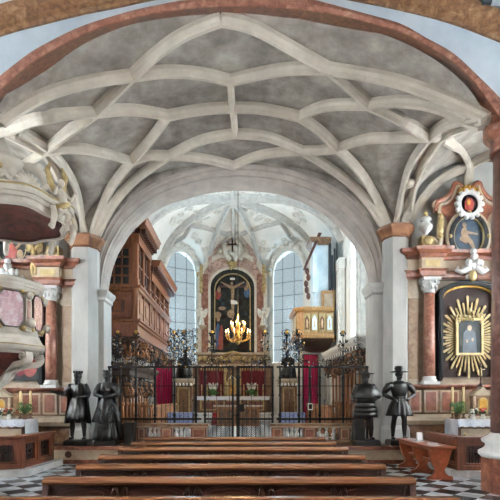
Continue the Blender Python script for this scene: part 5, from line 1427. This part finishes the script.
# ---- altar tables and what stands on them
def side_table(cx, label, group=None):
    t = thing('altar_table', label, 'altar table', (cx, 12.62, .15), 'side altar tables')
    zt = 1.0
    MB('brown_marble').box(-1.0, 1.0, -.36, .3, 0, zt - .05).build('body', t)
    MB('cream_marble').box(-.98, .98, -.4, -.35, .1, zt - .22).mat('brown_marble').prism([(-.5, .16), (.5, .16), (.4, zt - .4), (.25, zt - .3), (-.25, zt - .3), (-.4, zt - .4)], -.43, -.39).mat('pale_gold').tube([(x, -.42, .16 + (zt - .45) * (abs(x) - .55) / .4 if abs(x) > .55 else .16) for x in (-.92, -.75, -.58)], .03, 6).tube([(x, -.42, .16 + (zt - .45) * (abs(x) - .55) / .4) for x in (.58, .75, .92)], .03, 6).build('front_panel', t)
    MB('cream_marble').box(-1.06, 1.06, -.42, .32, zt - .06, zt).build('table_slab', t)
    return t
ta = side_table(6.63, 'marble altar table with white cloth in front of the sunburst altar')
tbl = side_table(-6.55, 'marble altar table with white cloth below the pulpit')
def altar_cloth(cx, label):
    m = MB('white_cloth').box(-1.1, 1.1, -.46, .34, 1.002, 1.016)
    m.mat('lace')
    rows = [[(x, -.462 - .012 * sin(x * 16), 1.012), (x, -.468 - .016 * sin(x * 16), .84 + .012 * sin(x * 30))] for x in [-1.1 + 2.2 * i / 60 for i in range(61)]]
    m.strip(rows, True)
    m.mat('white_cloth')
    for s in (-1, 1):
        rows = [[(s * 1.102 + .01 * sin(y * 22), y, 1.014), (s * 1.108 + .02 * sin(y * 22), y, .56 + .02 * sin(y * 14))] for y in [-.46 + .8 * i / 24 for i in range(25)]]
        m.strip(rows, True)
    return tag(m.build('altar_cloth', loc=(cx, 12.62, .15)), label, 'altar cloth')
altar_cloth(6.63, 'white cloth with bluish lace edge on the sunburst altar table')
altar_cloth(-6.55, 'white cloth with bluish lace edge on the altar table below the pulpit')
TZ = .15 + 1.017
def candle(px, py0, Y, label, grp):
    t = thing('candle', label, 'candle', (PX(px, Y), Y, TZ), grp)
    h = PZ(py0, Y) - TZ
    MB('brown_marble').lathe([(.07, 0), (.075, .02), (.03, .05), (.025, .1), (.05, .13), (.045, .15)], n=12).build('candle_holder', t)
    MB('wax').lathe([(.034, .14), (.032, h - .02), (.02, h)], n=12).build('wax', t)
    MB('iron').tube([(0, 0, h - .005), (.004, 0, h + .03)], .004, 5).build('wick', t)
candle(20.5, 391, 12.78, 'tall cream candle on the pulpit-side altar table, beside the round tabernacle', 'tall side altar candles')
candle(30.5, 391, 12.8, 'tall cream candle on the pulpit-side altar table, at the cloth end by the fern', 'tall side altar candles')
candle(452.5, 387, 12.82, 'tall cream candle on the sunburst altar table, at the cloth end by the fern', 'tall side altar candles')
candle(463.5, 387, 12.78, 'tall cream candle on the sunburst altar table, next to the tabernacle', 'tall side altar candles')
def fern(px, Y, r, h, label, n_=46, seed=1, drop=.0):
    t = thing('potted_fern', label, 'plant', (PX(px, Y), Y, TZ + drop), 'ferns on the side altars')
    MB('brown_marble').lathe([(.06, 0), (.085, .12), (.09, .13), (.08, .14)], n=12).build('pot', t)
    rnd = random.Random(seed); m = MB('leaf')
    for i in range(n_):
        a = rnd.uniform(0, 6.28); L = rnd.uniform(.5, 1) * r; hh = rnd.uniform(.35, 1) * h; pts = []
        for k in range(7):
            q = k / 6; pts.append((L * q * cos(a), L * q * sin(a) * .8, .12 + hh * sin(q * 2.2) * .9))
        m.tube(pts, [.008] * 7, 4)
        d = Vector((-sin(a), cos(a), 0))
        for k in range(1, 7):
            p = Vector(pts[k]); w = .055 * (1.1 - k / 7)
            e = Vector((cos(a), sin(a), -.2)) * .02
            for s in (-1, 1): m.add([p - e, p + d * w * s + e * 1.5 - Vector((0, 0, .012)), p + e], [(0, 1, 2)])
    m.build('fronds', t)
fern(457.5, 12.38, .24, .38, 'feathery green fern at the open end of the sunburst altar table', seed=3)
fern(25, 12.4, .24, .36, 'feathery green fern on the altar table below the pulpit', seed=4)
def flowers(px, Y, label, mt, grp):
    t = thing('flower_vase', label, 'flowers', (PX(px, Y), Y, TZ), grp)
    MB('white_paint').lathe([(.05, 0), (.065, .05), (.04, .11), (.055, .14)], n=12).build('vase', t)
    m = MB('leaf_dark'); rnd = random.Random(int(px))
    for _ in range(16): m.ball((rnd.gauss(0, .05), rnd.gauss(0, .04), .17 + rnd.uniform(-.03, .08)), (.035, .02, .03), 6)
    m.build('leaves', t); m = MB(mt)
    for _ in range(12): m.ball((rnd.gauss(0, .055), rnd.gauss(0, .04), .21 + rnd.uniform(-.03, .07)), .028, 6)
    m.build('blossoms', t)
flowers(0, 12.26, 'small white vase of white flowers on the altar table below the pulpit', 'petal_white', 'flower vases on the side altars')
flowers(9, 12.42, 'small white vase of red flowers on the altar table below the pulpit', 'petal_red', 'flower vases on the side altars')
flowers(483, 12.32, 'small white vase of red flowers before the sunburst altar tabernacle', 'petal_red', 'flower vases on the side altars')
flowers(473, 12.32, 'small white vase of white flowers before the sunburst altar tabernacle', 'petal_white', 'flower vases on the side altars')
flowers(493, 12.32, 'small white vase of white flowers at the column end of the sunburst altar table', 'petal_white', 'flower vases on the side altars')
def taber(px, Y, label, w, h, cross):
    t = thing('tabernacle', label, 'tabernacle', (PX(px, Y), Y, TZ))
    MB('brown_marble').box(-w, w, -.12, .14, .08, h * .72).mat('cream_marble').box(-w - .05, w + .05, -.16, .15, 0, .08).prism([(-w - .06, h * .72), (w + .06, h * .72), (w * .8, h * .84), (w * .35, h * .9), (0, h), (-w * .35, h * .9), (-w * .8, h * .84)], -.15, .14).build('case', t)
    MB('pale_gold').prism(archpoly(0, w * .62, .14, h * .66, w * .5), -.14, -.115).mat('gold').prism(archpoly(0, w * .48, .18, h * .62, w * .4), -.15, -.135).build('door', t)
    for s in (-1, 1): MB('cream_marble').tube([(s * (w + .02), -.13, .08), (s * (w + .02), -.13, h * .7)], .035, 8).spiral((s * (w + .08), -.12, .2), .09, 1.2, 0, .03, dirn=s).build('scroll', t)
    if cross:
        c = thing('altar_crucifix', 'slender gilt crucifix standing on the sunburst altar tabernacle', 'crucifix', (PX(px, Y), Y, TZ + h))
        MB('dark_wood').lathe([(.09, 0), (.07, .04), (.02, .07)], n=10).box(-.015, .015, -.012, .012, .05, .62).box(-.13, .13, -.012, .012, .44, .47).build('cross', c)
        MB('pale_gold').tube([(0, -.02, .22), (.01, -.03, .32), (0, -.025, .43)], [.012, .018, .022], 8).ball((0, -.03, .475), .022, 8).tube([(-.11, -.02, .46), (0, -.025, .43), (.11, -.02, .46)], .01, 6).build('corpus', c)
taber(480.5, 12.72, 'cream and brown marble tabernacle with gilt door on the sunburst altar table', .21, .86, True)
taber(2.5, 12.72, 'cream and brown marble tabernacle with gilt door on the altar table below the pulpit', .22, .8, False)

# ---- low wooden enclosures with iron grilles in front of the side altars
def enclosure(s, label):
    t = thing('altar_enclosure', label, 'altar rail', (0, 0, .15), 'wooden side altar enclosures')
    pts = [(s * 9.0, 10.45), (s * 5.42, 10.45), (s * 4.88, 10.72), (s * 4.80, 12.2)]
    if s > 0: pts = [(s * 9.0, 10.45), (s * 4.78, 10.45), (s * 4.70, 12.2)]
    if s < 0: pts = pts
    path = pts if s < 0 else pts[::-1]
    path = pts if s > 0 else pts
    order = pts[::-1] if s > 0 else pts
    # outward = towards the nave
    W_ = [Vector(p) for p in pts]
    h = .68
    for a, b in zip(W_, W_[1:]):
        d = (b - a); L = d.length; d.normalize(); n = Vector((d.y, -d.x)) * (1 if s > 0 else 1)
        if n.y > 0 or (abs(n.y) < .2 and n.x * s > 0): n = -n
        k = max(1, round(L / .72))
        def fn(u, z, q): p = a + d * u + n * q; return (p.x, p.y, z)
        MB('enclosure_wood').prism([(0, 0), (L, 0), (L, .1), (0, .1)], -.05, .06, fn).build('frame_rail', t)
        MB('enclosure_wood').prism([(0, .58), (L, .58), (L, h), (0, h)], -.04, .04, fn).build('frame_rail', t)
        MB('enclosure_wood').prism([(-.06, h), (L + .06, h), (L + .06, h + .05), (-.06, h + .05)], -.14, .13, fn).build('top_board', t, bevel=.008)
        for i in range(k + 1):
            u = L * i / k
            MB('enclosure_wood').prism([(u - .07, 0), (u + .07, 0), (u + .07, h), (u - .07, h)], -.045, .055, fn).build('post', t)
        for i in range(k):
            u0, u1 = L * i / k + .09, L * (i + 1) / k - .09
            g = MB('dark_wood').prism([(u0, .1), (u1, .1), (u1, .58), (u0, .58)], -.04, -.02, fn).mat('enclosure_wood').band([(u0 + .05, .15), (u0 + .05, .53), (u1 - .05, .53), (u1 - .05, .15), (u0 + .05, .15)], [(u0 - .02, .1), (u0 - .02, .58), (u1 + .02, .58), (u1 + .02, .1), (u0 - .02, .1)], -.02, .03, fn)
            pn = g.build('panel', t)
            gr = MB('iron'); um = (u0 + u1) / 2; hw = (u1 - u0) / 2 - .06
            def q3(u, z): return fn(u, z, .012)
            for v in (-.66, -.33, 0, .33, .66): gr.tube([q3(um + hw * v, .15), q3(um + hw * v, .53)], .008, 5)
            for v in (-1, 1):
                for zz in (.24, .36, .46):
                    cc_ = [q3(um + v * hw * .45 + hw * .38 * (1 - .8 * i / 12) * cos(i * .62 * v + zz * 9), zz + .07 * (1 - .8 * i / 12) * sin(i * .62 * v + zz * 9)) for i in range(13)]
                    gr.tube(cc_, .009, 5)
            p = q3(um, .36); gr.ball(p, (.035, .035, .035), 6)
            gr.build('iron_grille', pn)
    return t
enclosure(1, 'low wooden enclosure with iron grilles before the sunburst altar')
enclosure(-1, 'low wooden enclosure with iron grilles and canted corner below the pulpit')

# ---- orange-brown trestle table with leaflets
bt = thing('trestle_table', 'long orange-brown wooden table with three shaped trestle legs beside the enclosure', 'table', (4.22, 11.05, 0), None)
MB('bench_wood').box(-.27, .27, -1.12, 1.08, .66, .71).build('table_top', bt, bevel=.012)
MB('bench_wood').box(-.22, .22, -1.02, 1.0, .60, .66).box(-.03, .03, -1.0, 1.0, .3, .38).build('stretcher', bt)
for y in (-.92, .0, .9):
    lp = smoothpts([(-.27, 0), (-.27, .06), (-.16, .10), (-.10, .2), (-.16, .32), (-.20, .44), (-.24, .6), (-.24, .62)], 3)
    q = [(p.x, p.y) for p in lp]; q = q + [(-x, z) for x, z in q[::-1]]
    MB('bench_wood').prism(q, y - .03, y + .03).build('leg', bt, bevel=.005)
for i, (x, y, r, lb) in enumerate(((-.05, -.8, .2, 'white leaflet at the near end of the orange-brown table'), (.06, -.42, -.3, 'white leaflet lying second from the near end of the orange-brown table'), (-.08, .1, .1, 'white leaflet at the middle of the orange-brown table'), (-.02, .62, .5, 'white leaflet towards the statue end of the orange-brown table'))):
    m = MB('paper').bx((0, 0, .004), (.21, .29, .006), r).mat('pipe_dark').bx((0, .03, .0075), (.13, .012, .002), r).bx((0, -.02, .0075), (.15, .012, .002), r)
    tag(m.build('leaflet', loc=(4.22 + x, 11.05 + y, .711)), lb, 'leaflet', 'leaflets on the table')
ls = thing('leaflet_stand', 'clear upright leaflet holder standing on the orange-brown table', 'leaflet holder', (4.26, 11.35, .711))
MB('paper').bx((0, 0, .11), (.13, .01, .18), .2, -.15).build('leaflet_sheet', ls); MB('grey_marble').bx((0, 0, .01), (.17, .1, .02), .2).bx((-.075, -.015, .1), (.01, .04, .18), .2).bx((.075, .015, .1), (.01, .04, .18), .2).build('holder_frame', ls)

# ================================================================== PULPIT
PCX, PCY = -4.43, 8.72
pu = thing('pulpit', 'cream marble pulpit with pink panels and scrolled consoles on the front column', 'pulpit', (PCX, PCY, 0))
def pz(py, Y=8.0): return PZ(py, Y)
R8 = pi / 8
zr, zpt, zpb, zc0, zc1 = pz(278), pz(286), pz(327), pz(338), pz(349)
def oct_(r, n=48, bulge=.05):
    def f(a, z): return 1 + bulge * cos(8 * (a))
    return f
def crisp(prof):
    """turn a smooth outline into stepped fillets and hollows"""
    out = []
    for (r0, z0), (r1, z1) in zip(prof, prof[1:]):
        out += [(r0, z0), (r0 + (r1 - r0) * .25, z0 + (z1 - z0) * .4), (r0 + (r1 - r0) * .8, z0 + (z1 - z0) * .5), (r0 + (r1 - r0) * .85, z0 + (z1 - z0) * .8)]
    out.append(prof[-1]); return out
def ring(prof, mt, n=96, b=.03, sm=False): return MB(mt).lathe(prof, (0, 0, 0), n, 1, 1, sm, 0, oct_(1, n, b))
ring(crisp([(.70, zpt - .02), (.76, zpt + .04), (.80, zr - .01), (.83, zr + .03), (.83, zr + .06), (.78, zr + .085), (.70, zr + .09)]), 'pulpit_cream').build('top_rim', pu)
ring([(.735, zpb - .1), (.72, zpb), (.70, (zpb + zpt) / 2), (.70, zpt + .02)], 'pulpit_cream', sm=True).build('body', pu)
ring(crisp([(.60, zc1 - .04), (.72, zc1 + .01), (.83, zc1 + .05), (.85, zc1 + .09), (.85, zc1 + .13), (.80, zc1 + .17), (.78, zc0 + .03), (.75, zc0 + .08), (.75, zpb - .08)]), 'pulpit_cream').build('lower_cornice', pu)
ring([(.852, zc1 + .1), (.862, zc1 + .11), (.852, zc1 + .12)], 'pale_gold').build('gilt_line', pu)
ring([(.06, zc1 - .6), (.12, zc1 - .55), (.2, zc1 - .45), (.4, zc1 - .28), (.56, zc1 - .14), (.64, zc1 + .02)], 'canopy_maroon').build('belly', pu)
def face_fn(k, r):
    a = -pi / 2 + k * pi / 4
    n = Vector((cos(a), sin(a), 0)); t = Vector((-sin(a), cos(a), 0))
    return lambda u, z, q: tuple(n * (r + q) + t * u + Vector((0, 0, z)))
for k in (-2, -1, 0, 1, 2):
    f = face_fn(k, .70)
    hz0, hz1 = zpb + .05, zpt - .04
    c = [(-.19, hz1 - .1), (-.12, hz1), (.12, hz1), (.19, hz1 - .1), (.19, hz0 + .12), (.1, hz0), (-.1, hz0), (-.19, hz0 + .12), (-.19, hz1 - .1)]
    pn = MB('magenta_marble').prism(c[:-1], -.05, .075, f).build('pink_panel', pu)
    MB('carved_dark').band([(u * 1.0, z) for u, z in c], [(u * 1.1, (z - (hz0 + hz1) / 2) * 1.05 + (hz0 + hz1) / 2) for u, z in c], -.05, .085, f).build('dark_border', pn)
    for s in (-1, 1):
        MB('pale_gold').ball(f(s * .2, hz0 - .02, .05), (.06, .06, .05), 6).build('gilt_corner', pn); MB('pale_gold').ball(f(s * .19, hz1 + .02, .05), (.06, .06, .04), 6).build('gilt_corner', pn)
    a = -pi / 2 + (k + .5) * pi / 4; n = Vector((cos(a), sin(a), 0)); tt = Vector((-sin(a), cos(a), 0))
    g = lambda u, z, q: tuple(n * (.70 + q) + tt * u + Vector((0, 0, z)))
    m = MB('pulpit_cream').prism([(-.07, zpb - .02), (.07, zpb - .02), (.055, zpt), (-.055, zpt)], -.02, .1, g).mat('pink_marble').prism([(-.035, zpb + .16), (.035, zpb + .16), (.03, zpt - .16), (-.03, zpt - .16)], .09, .112, g)
    m.mat('pulpit_cream').tube([g(0, zpb + .06, .14), g(0, zpb + .12, .17), g(0, zpb + .18, .13)], .065, 8).ball(g(0, zpt - .07, .12), (.07, .07, .08), 8)
    m.build('corner_scroll', pu)
    # big S-shaped consoles underneath
    S = smoothpts([(.05, zc1 - .02), (.07, zc1 - .12), (.0, zc1 - .2), (-.2, zc1 - .23), (-.38, zc1 - .32), (-.48, zc1 - .46), (-.58, zc1 - .56)], 5)
    o1, o2 = [], []
    for q in range(len(S)):
        d = (S[min(q + 1, len(S) - 1)] - S[max(q - 1, 0)]).normalized(); w = .055 - .015 * q / len(S)
        o1.append((S[q].x - d.y * w, S[q].y + d.x * w)); o2.append((S[q].x + d.y * w, S[q].y - d.x * w))
    h = lambda u, z, q, g=g: g(q, z, u)
    cm_ = MB('pulpit_cream').band(o1, o2, -.075, .075, h).mat('cream_marble').band([(x, z) for x, z in o2], [(x + (x - a_) * .12, z + (z - b_) * .12) for (x, z), (a_, b_) in zip(o2, o1)], -.035, .035, h)
    for sd in (-1, 1):
        cm_.mat('pulpit_cream').tube([g(sd * .08, zc1 - .09 + .075 * (1 - t_ / 14) * sin(t_ * .8), .02 + .075 * (1 - t_ / 14) * cos(t_ * .8)) for t_ in range(13)], .018, 6)
    cm_.build('console', pu)
m = MB('pulpit_cream').lathe([(.03, zc1 - .84), (.1, zc1 - .76), (.06, zc1 - .68), (.16, zc1 - .58), (.1, zc1 - .52)], n=14); m.build('pendant', pu)
# dark iron rod at the front of the pulpit

# ---- sounding board
zk = 4.92
cn_ = thing('pulpit_canopy', 'cream pulpit canopy with maroon underside, scrolls, shells and gilt figures', 'canopy', (-4.32, PCY, 0))
fb_ = oct_(1, 64, .045)
MB('canopy_maroon').lathe([(.02, zk + .2), (.6, zk + .16), (.95, zk + .03), (1.08, zk - .01), (1.1, zk + .1), (.02, zk + .4)], (0, 0, 0), 64, f=fb_).build('underside', cn_)
MB('pulpit_cream').lathe(crisp([(1.03, zk - .02), (1.09, zk - .05), (1.13, zk), (1.13, zk + .07), (1.17, zk + .12), (1.24, zk + .19), (1.25, zk + .27), (1.14, zk + .33)]) + [(.7, zk + .42), (.02, zk + .5)], (0, 0, 0), 96, smooth=False, f=fb_, cap=False).build('cornice', cn_)
MB('pale_gold').lathe([(1.255, zk + .235), (1.27, zk + .25), (1.255, zk + .268)], (0, 0, 0), 64, f=fb_).build('gilt_line', cn_)
def at(a, r, z): return (r * cos(a), r * sin(a), zk + z)
for k in range(8):
    a = -pi / 2 + pi / 8 + k * pi / 4
    m = MB('pulpit_cream').tube([at(a, 1.2, .1), at(a, 1.24, -.05), at(a, 1.2, -.2), at(a, 1.12, -.22)], [.05, .06, .05, .03], 8).ball(at(a, 1.19, -.22), (.05, .05, .07), 8)
    m.build('corner_drop', cn_)
# shells on the rim
for a in (-.72, .85, 2.35, -2.35):
    m = MB('pulpit_cream'); c = Vector(at(a, .98, .33)); tt = Vector((-sin(a), cos(a), 0)); nn = Vector((cos(a), sin(a), 0))
    for j in range(9):
        th = pi * (j + .5) / 9
        m.tube([c, c + tt * .14 * cos(th) + nn * .05 + Vector((0, 0, .17 * sin(th))), c + tt * .24 * cos(th) + nn * .02 + Vector((0, 0, .26 * sin(th)))], [.02, .045, .035], 6)
    for s in (-1, 1): m.tube([c + tt * s * .24, c + tt * s * .36 + Vector((0, 0, .14)), c + tt * s * .46 + Vector((0, 0, .02))], [.06, .06, .03], 8)
    m.build('shell', cn_)
# flower urn
a = -1.22
vs = MB('pulpit_cream').lathe([(.08, .32), (.05, .36), (.13, .46), (.14, .5), (.1, .52)], (cos(a) * 1.0, sin(a) * 1.0, zk), 12); vs_o = vs.build('flower_urn', cn_)
m = MB('pale_gold'); rnd = random.Random(3)
for _ in range(14): m.ball((cos(a) * 1.0 + rnd.gauss(0, .05), sin(a) * 1.0 + rnd.gauss(0, .05), zk + .58 + abs(rnd.gauss(0, .07))), .045, 6)
m.build('gilt_flowers', vs_o)
# great volute rising to the crown
for k in range(4):
    a = -1.56 + k * pi / 2
    pts = [at(a, 1.0, .34), at(a, .82, .5), at(a, .78, .75), at(a, .62, .95), at(a, .4, 1.02)]
    MB('pulpit_cream').tube(smoothpts(pts, 4), .075, 8).ball(at(a, .96, .38), (.1, .1, .1), 8).ball(at(a, .66, .98), (.09, .09, .09), 8).build('volute', cn_)
MB('pulpit_cream').lathe([(.4, zk + .45), (.34, zk + .9), (.45, zk + 1.0), (.4, zk + 1.08), (.2, zk + 1.2), (.05, zk + 1.5)], n=20).build('crown', cn_)
# gilt winged figure at the corner
def corner_angel(a, r):
    e = bpy.data.objects.new('corner_angel', None); COL.objects.link(e); e.parent = cn_; e.location = at(a, r, .1); e.rotation_euler = (0, 0, a + pi / 2 - .3); e.scale = (.88, .88, .88)
    m = MB('pulpit_cream').tube([(0, 0, -.1), (.02, -.03, .1), (0, 0, .3), (-.02, 0, .42)], [.05, .1, .12, .06], 10).ball((-.02, -.03, .53), (.075, .08, .09), 12).ball((-.02, -.11, .525), (.015, .02, .02), 6)
    for s in (-1, 1):
        m.tube([(s * .1, 0, .36), (s * .2, -.07, .26), (s * .22, -.16, .38)], [.045, .04, .03], 8).tube([(s * .05, 0, .02), (s * .09, -.12, -.08), (s * .06, -.06, -.24)], [.07, .055, .035], 8)
    remesh(m, .016, 'body', e, 2)
    for s in (-1, 1):
        w = MB('pale_gold')
        for j in range(6): w.tube([(s * .06, .08, .34 + .02 * j), (s * (.14 + .02 * j), .12, .42 + .07 * j), (s * (.2 - .012 * j), .14, .52 + .085 * j)], [.02, .05, .02], 6)
        w.build('wing', e)
    w = MB('pale_gold').tube([(-.14, -.02, -.02), (0, -.1, .08), (.12, -.06, .16), (.2, .02, .1)], [.05, .07, .06, .03], 8); 
    for j in range(8): w.ball((-.16 + .03 * j, -.02, -.05 + .05 * (j % 3)), (.05, .04, .06), 6)
    w.build('gilt_drapery', e)
corner_angel(-.22, 1.2)
MB('pulpit_cream').box(-.72, -.3, -.12, .3, zk - .95, zk + .1).build('back_panel', cn_)
